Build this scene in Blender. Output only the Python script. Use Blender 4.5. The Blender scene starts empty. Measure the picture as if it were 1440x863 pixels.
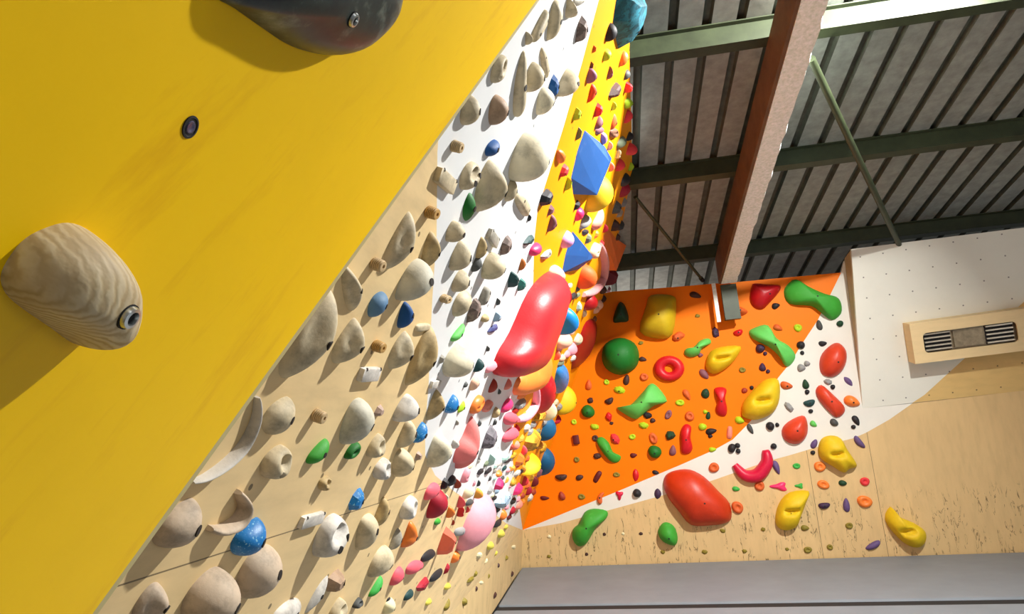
import bpy, bmesh, math, random
import numpy as np
from mathutils import Vector, Matrix

# ------------------------------------------------------------------ camera, world, light
scene = bpy.context.scene
col = scene.collection
scene.view_settings.view_transform = 'Standard'
scene.view_settings.look = 'None'
scene.view_settings.gamma = 1.0
scene.view_settings.use_curve_mapping = False
scene.view_settings.exposure = 0.0

cam_data = bpy.data.cameras.new('camera')
cam_data.lens = 22.5; cam_data.sensor_width = 36.0; cam_data.sensor_fit = 'HORIZONTAL'
cam_data.clip_start = 0.01; cam_data.clip_end = 100
cam = bpy.data.objects.new('camera', cam_data); col.objects.link(cam)
CAM_R = Vector((0.9862384, 0.14571603, -0.0781067))
CAM_U = Vector((0.10501888, -0.18727208, 0.97667815))
CAM_B = Vector((0.12769045, -0.97144017, -0.19999785))
cam.matrix_world = Matrix(((CAM_R.x, CAM_U.x, CAM_B.x, 0), (CAM_R.y, CAM_U.y, CAM_B.y, 0), (CAM_R.z, CAM_U.z, CAM_B.z, 1.06), (0, 0, 0, 1)))
scene.camera = cam

world = bpy.data.worlds.new('hall_daylight'); scene.world = world; world.use_nodes = True
bg = world.node_tree.nodes['Background']
bg.inputs['Color'].default_value = (0.93, 0.96, 1.0, 1); bg.inputs['Strength'].default_value = 0.20

def area_light(name, loc, target, size, power, colour=(1, .97, .92), size_y=None, spread=180):
    d = bpy.data.lights.new(name, 'AREA'); d.energy = power; d.color = colour; d.size = size
    if size_y: d.shape = 'RECTANGLE'; d.size_y = size_y
    d.spread = math.radians(spread)
    o = bpy.data.objects.new(name, d); col.objects.link(o); o.location = loc
    o.rotation_euler = (Vector(target) - Vector(loc)).to_track_quat('-Z', 'Y').to_euler()
    return o
area_light('hall_floodlight', (1.97, 2.22, 3.085), (-0.3, 3.3, 1.0), 0.09, 186, (1, .985, .95), spread=140)
area_light('overhead_fill', (2.2, -1.2, 3.6), (.8, 4.5, 1.2), 1.6, 14, (1, .98, .95), 1.4)  # added fill from above and behind the camera, no known opening there
area_light('low_beam_fill', (4.2, 1.6, .5), (1.2, 3.6, 2.8), 1.4, 16, (.97, .99, 1))  # added fill from low on the right to brighten the beam underside
area_light('roof_fill_behind_far_wall', (.35, 6.05, 1.75), (.35, 6.1, 3), .7, 5)  # added lamp hidden behind the far wall to brighten the roof ribs
area_light('roof_fill_behind_left_wall', (.02, 3.6, 2.45), (.35, 3.8, 3), .35, 3.5)  # added lamp hidden behind the left wall top to brighten nearby roof

# ------------------------------------------------------------------ frames of the climbing planes
# kind, wall, position, angle, half-length, half-width, height, colour, seed, name, label, group, outline
HOLDS = [
 ('long','L',(-0.0264, 1.2455, 1.94),2.274,0.0428,0.0244,0.0220,'be',0,'rail_hold','large beige oblong hold, nearest beige one above the round beige dome by the orange',0,None),
 ('rail','L',(-0.0541, 1.1747, 1.8809),1.294,0.0398,0.0149,0.0149,'be',1,'rail_hold','large beige rail hold, second nearest beige one above right of the high beige cup hold',0,None),
 ('egg','L',(-0.0783, 1.1318, 1.8295),1.238,0.0048,0.0146,0.0146,'be',2,'foothold','small beige foothold, nearest beige one above right of the high beige cup hold',1,None),
 ('tri','L',(0.01, 1.3289, 2.0175),1.640,0.0104,0.0305,0.0244,'be',3,'wedge_hold','mid-sized beige wedge hold, nearest beige one left of the turquoise volume at the top',2,None),
 ('egg','L',(0.0386, 1.3859, 2.0784),0.684,0.0512,0.0113,0.0113,'gr2',4,'foothold','small grey-beige foothold, nearest grey-beige one above left of the turquoise volume at the top',1,None),
 ('rock','L',(0.0337, 1.488, 2.0682),2.295,0.0349,0.0273,0.0245,'mb',5,'faceted_hold','marbled brown angular hold, nearest marbled brown one left of the turquoise volume at the top',2,None),
 ('cup','L',(-0.1302, 1.044, 1.7189),1.253,0.0313,0.0194,0.0194,'be',6,'pocket_hold','beige cup-shaped hold with an open hollow, beside the yellow panel edge, high up',2,None),
 ('horn','L',(-0.1031, 1.1989, 1.7765),2.506,0.0777,0.0475,0.0214,'be',7,'curved_hold','long thin curved beige rail standing upright on the white band',0,None),
 ('dome','L',(-0.0853, 1.2491, 1.8145),1.970,0.0300,0.0342,0.0325,'be',8,'sloper_hold','mid-sized beige domed hold, nearest beige one right of the long upright beige rail',2,None),
 ('rail','L',(-0.0564, 1.3055, 1.8761),-3.099,0.0568,0.0109,0.0109,'be',9,'rail_hold','mid-sized beige rail hold, nearest beige one above the faceted blue hold',2,None),
 ('egg','L',(-0.0734, 1.3936, 1.8399),1.152,0.0369,0.0323,0.0323,'cr',10,'rounded_hold','mid-sized cream rounded hold, nearest cream one below left of the faceted blue hold',2,None),
 ('rock','L',(-0.0482, 1.4363, 1.8936),2.828,0.0309,0.0224,0.0201,'bl',11,'faceted_hold','faceted blue hold touching a round beige dome at the edge of the white band',2,None),
 ('dome','L',(-0.0225, 1.5183, 1.9483),2.752,0.0249,0.0474,0.0450,'be',12,'sloper_hold','round beige dome just right of a faceted blue hold, near the orange stripe',2,None),
 ('egg','L',(-0.1804, 0.9833, 1.6118),1.907,0.0245,0.0251,0.0251,'be',13,'rounded_hold','mid-sized beige rounded hold, nearest beige one left of the brownish rounded hold',2,None),
 ('egg','L',(-0.1503, 1.1089, 1.6759),1.222,0.0251,0.0298,0.0298,'br2',14,'rounded_hold','brownish rounded hold with a bolt hole, near the yellow panel edge',2,None),
 ('ribbed','L',(-0.2087, 0.9871, 1.5516),0.447,0.0130,0.0103,0.0175,'wd',15,'ribbed_hold','small wooden ribbed hold, nearest wooden one above the two-lobed beige jug',2,None),
 ('bean','L',(-0.1723, 1.1728, 1.6292),0.762,0.0276,0.0201,0.0181,'bl',16,'bean_shaped_hold','mid-sized blue bean-shaped hold, nearest blue one above right of the two-lobed beige jug',2,None),
 ('ball','L',(-0.1393, 1.3842, 1.6995),2.807,0.0503,0.0600,0.0750,'cr',17,'ball_hold','largest cream sloper, a smooth dome on the white band',0,None),
 ('block','L',(-0.2333, 1.004, 1.4991),0.126,0.0453,0.0130,0.0117,'be',18,'block_hold','beige rectangular block with two bolt holes, tilted down to the right on the white band',2,None),
 ('jug','L',(-0.2101, 1.1054, 1.5486),0.925,0.0362,0.0238,0.0262,'be',19,'jug_hold','two-lobed beige jug with a notch, on the white band',2,None),
 ('shell','L',(-0.1995, 1.2206, 1.5713),2.013,0.0568,0.0416,0.0520,'be',20,'ridged_hold','large ridged beige shell hold left below the cream sloper',0,None),
 ('leaf','L',(-0.2272, 1.1758, 1.512),2.386,0.0305,0.0244,0.0171,'gn',21,'blade_hold','dark green narrow hold on the white band',2,None),
 ('egg','L',(-0.1713, 1.4131, 1.6313),1.981,0.0286,0.0211,0.0211,'be',22,'rounded_hold','mid-sized beige rounded hold, nearest beige one right of the large ridged beige shell',2,None),
 ('rail','L',(-0.161, 1.5742, 1.6531),-3.078,0.0873,0.0177,0.0177,'be',23,'rail_hold','mid-sized beige rail hold, nearest beige one left of the black rock-like hold',2,None),
 ('chip','L',(-0.1578, 1.7045, 1.66),1.035,0.0059,0.0137,0.0110,'bk',24,'foothold','tiny black foothold, nearest black one below left of the black rock-like hold',1,None),
 ('ribbed','L',(-0.2599, 0.993, 1.4424),0.348,0.0165,0.0108,0.0184,'wd2',25,'ribbed_hold','mid-sized wooden ribbed hold, nearest wooden one below the tilted beige block',2,None),
 ('ball','L',(-0.2548, 1.137, 1.4533),2.180,0.0214,0.0228,0.0285,'be',26,'ball_hold','mid-sized beige ball-shaped hold, nearest beige one below left of the narrow green hold',2,None),
 ('shell','L',(-0.2813, 1.0572, 1.3969),2.226,0.0373,0.0199,0.0249,'tn',27,'ridged_hold','tan shell hold with a hollowed ochre side, near the wood and white border',0,None),
 ('shell','L',(-0.2924, 0.9198, 1.3732),1.485,0.0479,0.0228,0.0285,'be',28,'ridged_hold','long curved cream rail hold on bare wood beside the yellow panel',0,None),
 ('ribbed','L',(-0.3142, 0.8722, 1.3268),0.267,0.0130,0.0100,0.0170,'wd',29,'ribbed_hold','mid-sized wooden ribbed hold, nearest wooden one below left of the long cream rail',2,None),
 ('dome','L',(-0.3082, 1.0252, 1.3396),2.468,0.0280,0.0458,0.0435,'gw',30,'sloper_hold','big rounded grey-white dome on bare wood, upper middle',0,None),
 ('egg','L',(-0.2659, 1.2236, 1.4297),1.936,0.0316,0.0316,0.0316,'be',31,'rounded_hold','mid-sized beige rounded hold, nearest beige one right of the tan hollowed shell',2,None),
 ('egg','L',(-0.2414, 1.3579, 1.4819),2.247,0.0268,0.0183,0.0183,'tn',32,'rounded_hold','mid-sized tan rounded hold, nearest tan one above left of the two-holed round beige hold',2,None),
 ('block','L',(-0.2229, 1.4184, 1.5214),0.029,0.0466,0.0123,0.0111,'gr2',33,'block_hold','mid-sized grey-beige block, nearest grey-beige one above the two-holed round beige hold',2,None),
 ('rock','L',(-0.2134, 1.5526, 1.5415),1.303,0.0290,0.0240,0.0216,'mb',34,'faceted_hold','marbled brown angular hold, nearest marbled brown one above right of the two-holed round beige hold',2,None),
 ('ball','L',(-0.2456, 1.4708, 1.473),1.985,0.0337,0.0374,0.0467,'be',35,'ball_hold','round beige hold with two bolt holes, upper middle of the white band',2,None),
 ('egg','L',(-0.2565, 1.369, 1.4497),1.640,0.0185,0.0164,0.0164,'dg',36,'rounded_hold','mid-sized dark grey rounded hold, nearest dark grey one left of the two-holed round beige hold',2,None),
 ('egg','L',(-0.2819, 1.2917, 1.3957),1.643,0.0269,0.0273,0.0273,'be',37,'rounded_hold','mid-sized beige rounded hold, nearest beige one below left of the two-holed round beige hold',2,None),
 ('rock','L',(-0.2308, 1.7596, 1.5045),0.979,0.0163,0.0325,0.0292,'dt',38,'faceted_hold','dark teal angular hold, nearest dark teal one below right of the two-holed round beige hold',2,None),
 ('rock','L',(-0.2228, 1.9107, 1.5214),0.482,0.0168,0.0240,0.0216,'tl',39,'foothold','small teal foothold, nearest teal one below right of the two-holed round beige hold',1,None),
 ('rail','L',(-0.2739, 1.5321, 1.4127),1.633,0.0245,0.0191,0.0191,'gr2',40,'rail_hold','mid-sized grey-beige rail hold, nearest grey-beige one above right of the marbled brown blade',2,None),
 ('ribbed','L',(-0.3035, 1.2409, 1.3496),0.212,0.0211,0.0092,0.0156,'wd',41,'ribbed_hold','small wooden ribbed hold, nearest wooden one above left of the marbled brown blade',2,None),
 ('egg','L',(-0.2965, 1.361, 1.3645),0.884,0.0380,0.0281,0.0281,'be',42,'rounded_hold','mid-sized beige rounded hold, nearest beige one above left of the marbled brown blade',2,None),
 ('rock','L',(-0.2938, 1.486, 1.3702),1.499,0.0339,0.0262,0.0236,'mb',43,'faceted_hold','pinkish brown marbled blade-like hold on the white band',2,None),
 ('ball','L',(-0.2918, 1.6302, 1.3745),0.181,0.0255,0.0116,0.0145,'tn',44,'foothold','small tan foothold, nearest tan one below right of the marbled brown blade',1,None),
 ('chip','L',(-0.2649, 1.7057, 1.4319),0.987,0.0060,0.0165,0.0132,'dg',45,'foothold','tiny dark grey foothold, nearest dark grey one right of the marbled brown blade',1,None),
 ('rock','L',(-0.2805, 1.755, 1.3986),0.963,0.0180,0.0188,0.0169,'lb',46,'foothold','small pale blue foothold, nearest pale blue one right of the marbled brown blade',1,None),
 ('chip','L',(-0.2938, 1.7789, 1.3703),0.265,0.0573,0.0136,0.0109,'nv',47,'foothold','small navy foothold, nearest navy one below right of the marbled brown blade',1,None),
 ('bean','L',(-0.3228, 1.4342, 1.3085),0.744,0.0360,0.0166,0.0149,'lg',48,'bean_shaped_hold','light green slim hold on the white band',2,None),
 ('egg','L',(-0.3487, 1.4769, 1.2533),1.634,0.0411,0.0555,0.0555,'cr',49,'rounded_hold','large off-white egg-shaped hold on the white band below a slim green one',0,None),
 ('egg','L',(-0.3416, 1.7506, 1.2683),2.297,0.0174,0.0214,0.0214,'dt',50,'rounded_hold','small dark teal rounded hold, nearest dark teal one right of the large off-white egg',2,None),
 ('egg','L',(-0.3353, 1.9384, 1.2817),0.280,0.0546,0.0177,0.0177,'pk',51,'rounded_hold','small pink rounded hold, nearest pink one right of the large off-white egg',2,None),
 ('chip','L',(-0.3191, 1.7963, 1.3163),0.932,0.0030,0.0154,0.0123,'dg',52,'foothold','tiny dark grey foothold, nearest dark grey one above right of the large off-white egg',1,None),
 ('chip','L',(-0.3524, 1.3902, 1.2454),1.050,0.0111,0.0145,0.0116,'gr2',53,'foothold','small grey-beige foothold, nearest grey-beige one right of the long tan border hold',1,None),
 ('egg','L',(-0.2034, 1.8273, 1.5628),2.384,0.0216,0.0151,0.0151,'og2',54,'foothold','small orange-brown foothold, nearest orange-brown one right of the two-holed round beige hold',1,None),
 ('ball','L',(-0.1712, 1.9154, 1.6314),0.440,0.0446,0.0210,0.0263,'hp',55,'ball_hold','small hot pink ball-shaped hold, nearest hot pink one left of the blue pointed volume',2,None),
 ('rock','L',(-0.1495, 2.1536, 1.6778),0.362,0.0824,0.0182,0.0164,'gr',56,'foothold','small grey foothold, nearest grey one left of the blue pointed volume',1,None),
 ('rock','L',(-0.1731, 1.8049, 1.6274),0.463,0.0613,0.0162,0.0146,'dt',57,'foothold','small dark teal foothold, nearest dark teal one above right of the two-holed round beige hold',1,None),
 ('rock','L',(-0.1153, 1.7974, 1.7505),0.668,0.0444,0.0300,0.0270,'bk',58,'faceted_hold','black rock-like hold with a pale top at the white and orange border',2,None),
 ('shell','L',(-0.3349, 0.8268, 1.2826),2.640,0.0459,0.0157,0.0196,'be',59,'ridged_hold','large beige ridged hold, nearest beige one above left of the chalky blue hold',0,None),
 ('shell','L',(-0.367, 0.7606, 1.2142),1.366,0.0617,0.0305,0.0381,'be',60,'ridged_hold','largest beige half-moon hold, standing against the yellow panel edge',0,None),
 ('egg','L',(-0.3354, 0.934, 1.2816),1.086,0.0240,0.0186,0.0186,'bl2',61,'rounded_hold','blue hold with a greyed, chalky top on bare wood',2,None),
 ('egg','L',(-0.333, 1.0641, 1.2866),2.267,0.0267,0.0197,0.0197,'bl',62,'rounded_hold','deep blue oval hold on bare wood under the grey-white dome',2,None),
 ('shell','L',(-0.3655, 0.8808, 1.2174),1.576,0.0352,0.0246,0.0308,'be',63,'ridged_hold','large beige ridged hold, nearest beige one above left of the whitish rectangular block',0,None),
 ('ribbed','L',(-0.3615, 0.9953, 1.226),0.135,0.0146,0.0100,0.0170,'wd2',64,'ribbed_hold','mid-sized wooden ribbed hold, nearest wooden one above the whitish rectangular block',2,None),
 ('rail','L',(-0.3345, 1.1853, 1.2835),0.219,0.0389,0.0085,0.0085,'be',65,'rail_hold','mid-sized beige rail hold, nearest beige one below right of the deep blue oval',2,None),
 ('shell','L',(-0.3588, 1.1015, 1.2317),1.441,0.0357,0.0258,0.0322,'be',66,'ridged_hold','large beige ridged hold, nearest beige one left of the long tan border hold',0,None),
 ('shell','L',(-0.3561, 1.2265, 1.2375),1.528,0.0629,0.0314,0.0392,'tn',67,'ridged_hold','long tan hold lying upright along the wood and white border',0,None),
 ('block','L',(-0.3817, 1.0098, 1.183),0.112,0.0355,0.0115,0.0104,'wt',68,'block_hold','whitish rectangular block with two bolt holes on bare wood',2,None),
 ('egg','L',(-0.4145, 0.7733, 1.113),0.975,0.0280,0.0232,0.0232,'be',69,'rounded_hold','large beige rounded hold, nearest beige one above the beige pocket hold',0,None),
 ('ribbed','L',(-0.4134, 0.8805, 1.1153),0.023,0.0107,0.0100,0.0170,'wd',70,'ribbed_hold','mid-sized wooden ribbed hold, nearest wooden one left of the grey-beige lemon',2,None),
 ('cup','L',(-0.4411, 0.813, 1.0564),1.332,0.0218,0.0267,0.0267,'be',71,'pocket_hold','beige pocket hold with a deep oval hole on bare wood',0,None),
 ('bean','L',(-0.4374, 0.9356, 1.0643),0.588,0.0255,0.0181,0.0163,'gn2',72,'bean_shaped_hold','green slice-shaped hold on bare wood',2,None),
 ('pocket','L',(-0.4385, 1.07, 1.0619),2.076,0.0123,0.0217,0.0163,'gn',73,'pocket_hold','dark green rounded hold under a large grey-beige lemon shape',2,None),
 ('egg','L',(-0.4148, 1.0252, 1.1123),0.530,0.0387,0.0373,0.0373,'gw',74,'rounded_hold','large grey-beige lemon-shaped hold on bare wood',0,None),
 ('cup','L',(-0.4607, 1.0063, 1.0145),1.150,0.0115,0.0155,0.0155,'tn',75,'pocket_hold','mid-sized tan hollowed hold, nearest tan one below the green slice',2,None),
 ('rock','L',(-0.4816, 1.1852, 0.97),1.899,0.0254,0.0208,0.0187,'bl3',76,'faceted_hold','bright blue faceted hold above a round beige dome on bare wood',2,None),
 ('chip','L',(-0.4078, 1.1265, 1.1273),1.652,0.0120,0.0159,0.0127,'pb',77,'foothold','small pinkish beige foothold, nearest pinkish beige one above right of the grey-beige lemon',1,None),
 ('cup','L',(-0.4359, 1.1752, 1.0673),1.537,0.0240,0.0245,0.0245,'be',78,'pocket_hold','mid-sized beige hollowed hold, nearest beige one right of the dark green rounded hold',2,None),
 ('cup','L',(-0.4566, 1.2558, 1.0234),1.338,0.0207,0.0282,0.0282,'wt',79,'pocket_hold','mid-sized off-white hollowed hold, nearest off-white one below right of the dark green rounded hold',2,None),
 ('egg','L',(-0.4027, 1.2514, 1.1382),1.922,0.0267,0.0373,0.0373,'wt',80,'rounded_hold','mid-sized off-white rounded hold, nearest off-white one above left of the bright blue bean',2,None),
 ('egg','L',(-0.4256, 1.3299, 1.0894),2.230,0.0317,0.0277,0.0277,'be',81,'rounded_hold','mid-sized beige rounded hold, nearest beige one left of the bright blue bean',2,None),
 ('bean','L',(-0.4254, 1.4287, 1.0898),0.989,0.0247,0.0248,0.0223,'bl3',82,'bean_shaped_hold','bright blue crescent-like hold tucked beside a beige hold',2,None),
 ('shell','L',(-0.3965, 1.4591, 1.1514),2.011,0.0388,0.0249,0.0312,'tn',83,'ridged_hold','large tan ridged hold, nearest tan one above right of the bright blue bean',0,None),
 ('bean','L',(-0.3936, 1.6136, 1.1575),1.056,0.0269,0.0281,0.0253,'bl3',84,'bean_shaped_hold','mid-sized blue bean-shaped hold, nearest blue one above right of the bright blue bean',2,None),
 ('leaf','L',(-0.3948, 1.7516, 1.155),0.521,0.0234,0.0167,0.0117,'lm',85,'foothold','small lime foothold, nearest lime one above the pink-coral faceted volume',1,None),
 ('egg','L',(-0.4528, 1.3648, 1.0314),0.882,0.0270,0.0377,0.0377,'be',86,'rounded_hold','mid-sized beige rounded hold, nearest beige one below left of the bright blue bean',2,None),
 ('chip','L',(-0.4504, 1.4986, 1.0366),0.955,0.0118,0.0178,0.0142,'pb',87,'foothold','pinkish beige foothold, nearest pinkish beige one left of the off-white hold by the coral volume',1,None),
 ('egg','L',(-0.4437, 1.6295, 1.0508),0.542,0.0404,0.0490,0.0490,'cr',88,'rounded_hold','rounded off-white hold with a shaded underside, left of a coral volume',0,None),
 ('block','L',(-0.3766, 1.4106, 1.1939),0.119,0.0311,0.0088,0.0079,'wt',89,'block_hold','small off-white block, nearest off-white one below the long tan border hold',2,None),
 ('chip','L',(-0.3686, 1.7001, 1.2108),1.628,0.0104,0.0125,0.0100,'dg',90,'foothold','tiny dark grey foothold, nearest dark grey one below the large off-white egg',1,None),
 ('egg','L',(-0.3633, 1.7771, 1.2221),0.910,0.0212,0.0205,0.0205,'pc',91,'rounded_hold','mid-sized peach rounded hold, nearest peach one below right of the large off-white egg',2,None),
 ('egg','L',(-0.3587, 2.0544, 1.2319),1.797,0.0232,0.0212,0.0212,'rb',92,'rounded_hold','small red-brown rounded hold, nearest red-brown one below right of the large off-white egg',2,None),
 ('chip','L',(-0.3629, 2.2154, 1.2231),0.795,0.0040,0.0166,0.0133,'dg',93,'foothold','tiny dark grey foothold, nearest dark grey one above left of the pink curved hold',1,None),
 ('egg','L',(-0.3484, 2.3205, 1.2538),1.601,0.0220,0.0199,0.0199,'sl',94,'foothold','small salmon foothold, nearest salmon one below left of the large orange rounded volume',1,None),
 ('cup','L',(-0.3871, 1.927, 1.1715),0.204,0.0621,0.0262,0.0262,'og',95,'pocket_hold','mid-sized orange hollowed hold, nearest orange one above left of the grey marbled hold',2,None),
 ('cup','L',(-0.3866, 2.0987, 1.1725),0.189,0.0565,0.0205,0.0205,'sl',96,'pocket_hold','small salmon hollowed hold, nearest salmon one above the grey marbled hold',2,None),
 ('egg','L',(-0.3792, 2.4657, 1.1883),0.248,0.0640,0.0277,0.0277,'hp',97,'rounded_hold','mid-sized hot pink rounded hold, nearest hot pink one left of the pink curved hold',2,None),
 ('ball','L',(-0.3946, 2.2759, 1.1555),2.383,0.0201,0.0189,0.0236,'tn',98,'foothold','small tan foothold, nearest tan one above the grey marbled hold',1,None),
 ('chip','L',(-0.4135, 2.079, 1.1152),0.801,0.0140,0.0152,0.0122,'dg',99,'foothold','small dark grey foothold, nearest dark grey one above left of the grey marbled hold',1,None),
 ('chip','L',(-0.4103, 2.3522, 1.1221),0.734,0.0120,0.0176,0.0141,'dg',100,'foothold','tiny dark grey foothold, nearest dark grey one above the grey marbled hold',1,None),
 ('chip','L',(-0.4141, 1.7638, 1.1139),0.890,0.0035,0.0138,0.0110,'gr2',101,'foothold','tiny grey-beige foothold, nearest grey-beige one above the pink-coral faceted volume',1,None),
 ('rock','L',(-0.4346, 2.3158, 1.0703),1.994,0.0516,0.0444,0.0400,'mg',102,'faceted_hold','grey marbled angular hold right of a coral volume',2,None),
 ('ball','L',(-0.4399, 1.8187, 1.059),0.851,0.0116,0.0162,0.0202,'wt',103,'foothold','small off-white foothold, nearest off-white one above left of the pink-coral faceted volume',1,None),
 ('egg','L',(-0.1418, 2.5186, 1.694),0.169,0.1911,0.0334,0.0335,'pc',104,'rounded_hold','mid-sized peach rounded hold, nearest peach one below left of the blue pointed volume',2,None),
 ('dome','L',(-0.333, 3.4634, 1.2867),2.691,0.2143,0.0831,0.0788,'rd',105,'sloper_hold','crimson dome squeezed between an orange hold and a blue one',0,None),
 ('egg','L',(-0.4008, 2.7133, 1.1423),0.005,0.1980,0.0266,0.0272,'cp',106,'rounded_hold','mid-sized coral pink rounded hold, nearest coral pink one below left of the pink curved hold',2,None),
 ('egg','L',(-0.4304, 2.8709, 1.079),0.058,0.1811,0.0324,0.0324,'cp',107,'rounded_hold','mid-sized coral pink rounded hold, nearest coral pink one right of the grey marbled hold',2,None),
 ('chip','L',(-0.4175, 3.3778, 1.1066),0.015,0.1210,0.0248,0.0207,'wt',108,'foothold','small off-white foothold, nearest off-white one above left of the crumpled gold hold',1,None),
 ('rock','L',(-0.3714, 2.8193, 1.2048),0.107,0.1210,0.0272,0.0244,'gr',109,'faceted_hold','small grey angular hold, nearest grey one left of the pink curved hold',2,None),
 ('ball','L',(-0.1811, 3.0817, 1.6105),0.959,0.0563,0.0830,0.1038,'bl4',110,'ball_hold','bright blue ball right of the long coral-red volume',2,None),
 ('dome','L',(-0.2745, 4.145, 1.4113),3.029,0.3520,0.0787,0.0596,'bl3',111,'sloper_hold','blue dome above a yellow one at the end of the left wall',0,None),
 ('dome','L',(-0.3209, 4.9765, 1.3125),2.760,0.0908,0.1159,0.1090,'yl',112,'sloper_hold','yellow dome below a blue one at the end of the left wall',2,None),
 ('egg','L',(-0.3664, 4.0352, 1.2156),0.463,0.0285,0.0698,0.0702,'cy',113,'rounded_hold','mid-sized pale cream rounded hold, nearest pale cream one below the crimson dome',2,None),
 ('rock','L',(-0.3846, 3.7535, 1.1768),0.108,0.1980,0.0396,0.0362,'gd',114,'faceted_hold','mid-sized gold angular hold, nearest gold one below right of the pink curved hold',2,None),
 ('rock','L',(-0.4473, 3.6814, 1.043),0.034,0.1841,0.0738,0.0644,'gd',115,'faceted_hold','crumpled gold hold among pink and orange ones',2,None),
 ('dome','L',(-0.4168, 4.2671, 1.1081),0.821,0.0779,0.0900,0.0854,'bl5',116,'sloper_hold','mid-sized dark blue domed hold, nearest dark blue one above right of the crumpled gold hold',2,None),
 ('dome','L',(-0.5312, 5.1416, 0.8642),2.691,0.1556,0.1045,0.0981,'bl5',117,'sloper_hold','dark blue dome lowest of the blue ones, behind a yellow dome',2,None),
 ('egg','L',(-0.513, 4.0265, 0.9032),2.291,0.0361,0.0900,0.0900,'yl',118,'rounded_hold','yellow pear-like hold in front of a dark blue dome',2,None),
 ('rock','L',(-0.4921, 3.4781, 0.9477),0.101,0.0515,0.0418,0.0376,'og',119,'foothold','small orange foothold, nearest orange one left of the yellow pear hold',1,None),
 ('egg','L',(-0.4707, 3.5228, 0.9932),0.490,0.0116,0.0309,0.0309,'cp',120,'foothold','small coral pink foothold, nearest coral pink one below left of the crumpled gold hold',1,None),
 ('chip','L',(-0.4739, 2.5519, 0.9864),0.643,0.0150,0.0387,0.0310,'pt',121,'foothold','small pale teal foothold, nearest pale teal one below the grey marbled hold',1,None),
 ('chip','L',(-0.4788, 2.9544, 0.9761),0.065,0.0778,0.0254,0.0203,'pt',122,'foothold','small pale teal foothold, nearest pale teal one below right of the grey marbled hold',1,None),
 ('chip','L',(-0.4863, 2.8186, 0.96),0.062,0.0909,0.0222,0.0178,'wt',123,'foothold','small off-white foothold, nearest off-white one below the grey marbled hold',1,None),
 ('chip','L',(-0.4883, 3.0913, 0.9558),0.004,0.1210,0.0119,0.0095,'bk',124,'foothold','small black foothold, nearest black one below right of the grey marbled hold',1,None),
 ('chip','L',(-0.4929, 2.4481, 0.946),0.010,0.0649,0.0141,0.0113,'bk',125,'foothold','small black foothold, nearest black one below right of the pink-coral faceted volume',1,None),
 ('chip','L',(-0.4958, 2.6219, 0.9398),0.058,0.0774,0.0152,0.0122,'bk',126,'foothold','small black foothold, nearest black one above left of the pale blue crumpled hold',1,None),
 ('cup','L',(-0.4888, 2.1503, 0.9548),0.169,0.0242,0.0255,0.0255,'pk',127,'pocket_hold','mid-sized pink hollowed hold, nearest pink one below the pink-coral faceted volume',2,None),
 ('rock','L',(-0.4917, 1.8827, 0.9484),0.271,0.0186,0.0204,0.0183,'bk',128,'foothold','small black foothold, nearest black one above right of the pink-crimson egg',1,None),
 ('egg','L',(-0.4915, 1.9757, 0.949),0.081,0.0420,0.0168,0.0168,'bk',129,'foothold','small black foothold, nearest black one above right of the dark crimson dome',1,None),
 ('egg','L',(-0.4983, 2.0621, 0.9344),0.743,0.0062,0.0217,0.0217,'rb',130,'foothold','small red-brown foothold, nearest red-brown one right of the pink-crimson egg',1,None),
 ('egg','L',(-0.5188, 2.3052, 0.8907),0.128,0.0372,0.0287,0.0287,'cy',131,'rounded_hold','mid-sized pale cream rounded hold, nearest pale cream one above right of the dark crimson dome',2,None),
 ('ball','L',(-0.5314, 2.5275, 0.8638),0.605,0.0164,0.0245,0.0307,'am',132,'foothold','small amber foothold, nearest amber one left of the pale blue crumpled hold',1,None),
 ('egg','L',(-0.5442, 2.4608, 0.8367),-0.060,0.0763,0.0126,0.0126,'dg',133,'foothold','small dark grey foothold, nearest dark grey one above the big pale pink half-moon',1,None),
 ('egg','L',(-0.4962, 1.7648, 0.9389),0.145,0.0552,0.0229,0.0229,'cp',134,'rounded_hold','pink and crimson egg-shaped hold above a maroon one on the left wall',2,None),
 ('egg','L',(-0.5148, 1.8514, 0.8993),0.778,0.0453,0.0433,0.0433,'cm',135,'rounded_hold','dark crimson dome below a pink egg-shaped hold',2,None),
 ('egg','L',(-0.5322, 2.2302, 0.8623),0.674,0.0063,0.0274,0.0274,'cp',136,'foothold','small coral pink foothold, nearest coral pink one right of the dark crimson dome',1,None),
 ('egg','L',(-0.5401, 2.114, 0.8455),0.698,0.0130,0.0243,0.0243,'og',137,'foothold','small orange foothold, nearest orange one below right of the dark crimson dome',1,None),
 ('cup','L',(-0.5487, 2.2905, 0.827),0.648,0.0057,0.0271,0.0271,'rd',138,'foothold','small red foothold, nearest red one above left of the big pale pink half-moon',1,None),
 ('egg','L',(-0.5483, 2.0021, 0.828),-0.141,0.0364,0.0107,0.0107,'gn2',139,'foothold','tiny green foothold, nearest green one below the dark crimson dome',1,None),
 ('ball','L',(-0.5952, 2.6221, 0.7281),1.588,0.0195,0.0223,0.0279,'hp',140,'foothold','small hot pink foothold, nearest hot pink one left of the big pale pink half-moon',1,None),
 ('long','L',(-0.5937, 2.4856, 0.7312),-0.117,0.1210,0.0168,0.0151,'gr',141,'rail_hold','small grey oblong hold, nearest grey one left of the big pale pink half-moon',2,None),
 ('rock','L',(-0.5782, 3.3421, 0.7643),-0.015,0.1599,0.0561,0.0505,'pb2',142,'faceted_hold','pale blue star-like crumpled hold near the corner',2,None),
 ('rock','L',(-0.5331, 3.0135, 0.8602),1.570,0.0333,0.0411,0.0370,'hp',143,'foothold','small hot pink foothold, nearest hot pink one above the pale blue crumpled hold',1,None),
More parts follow.
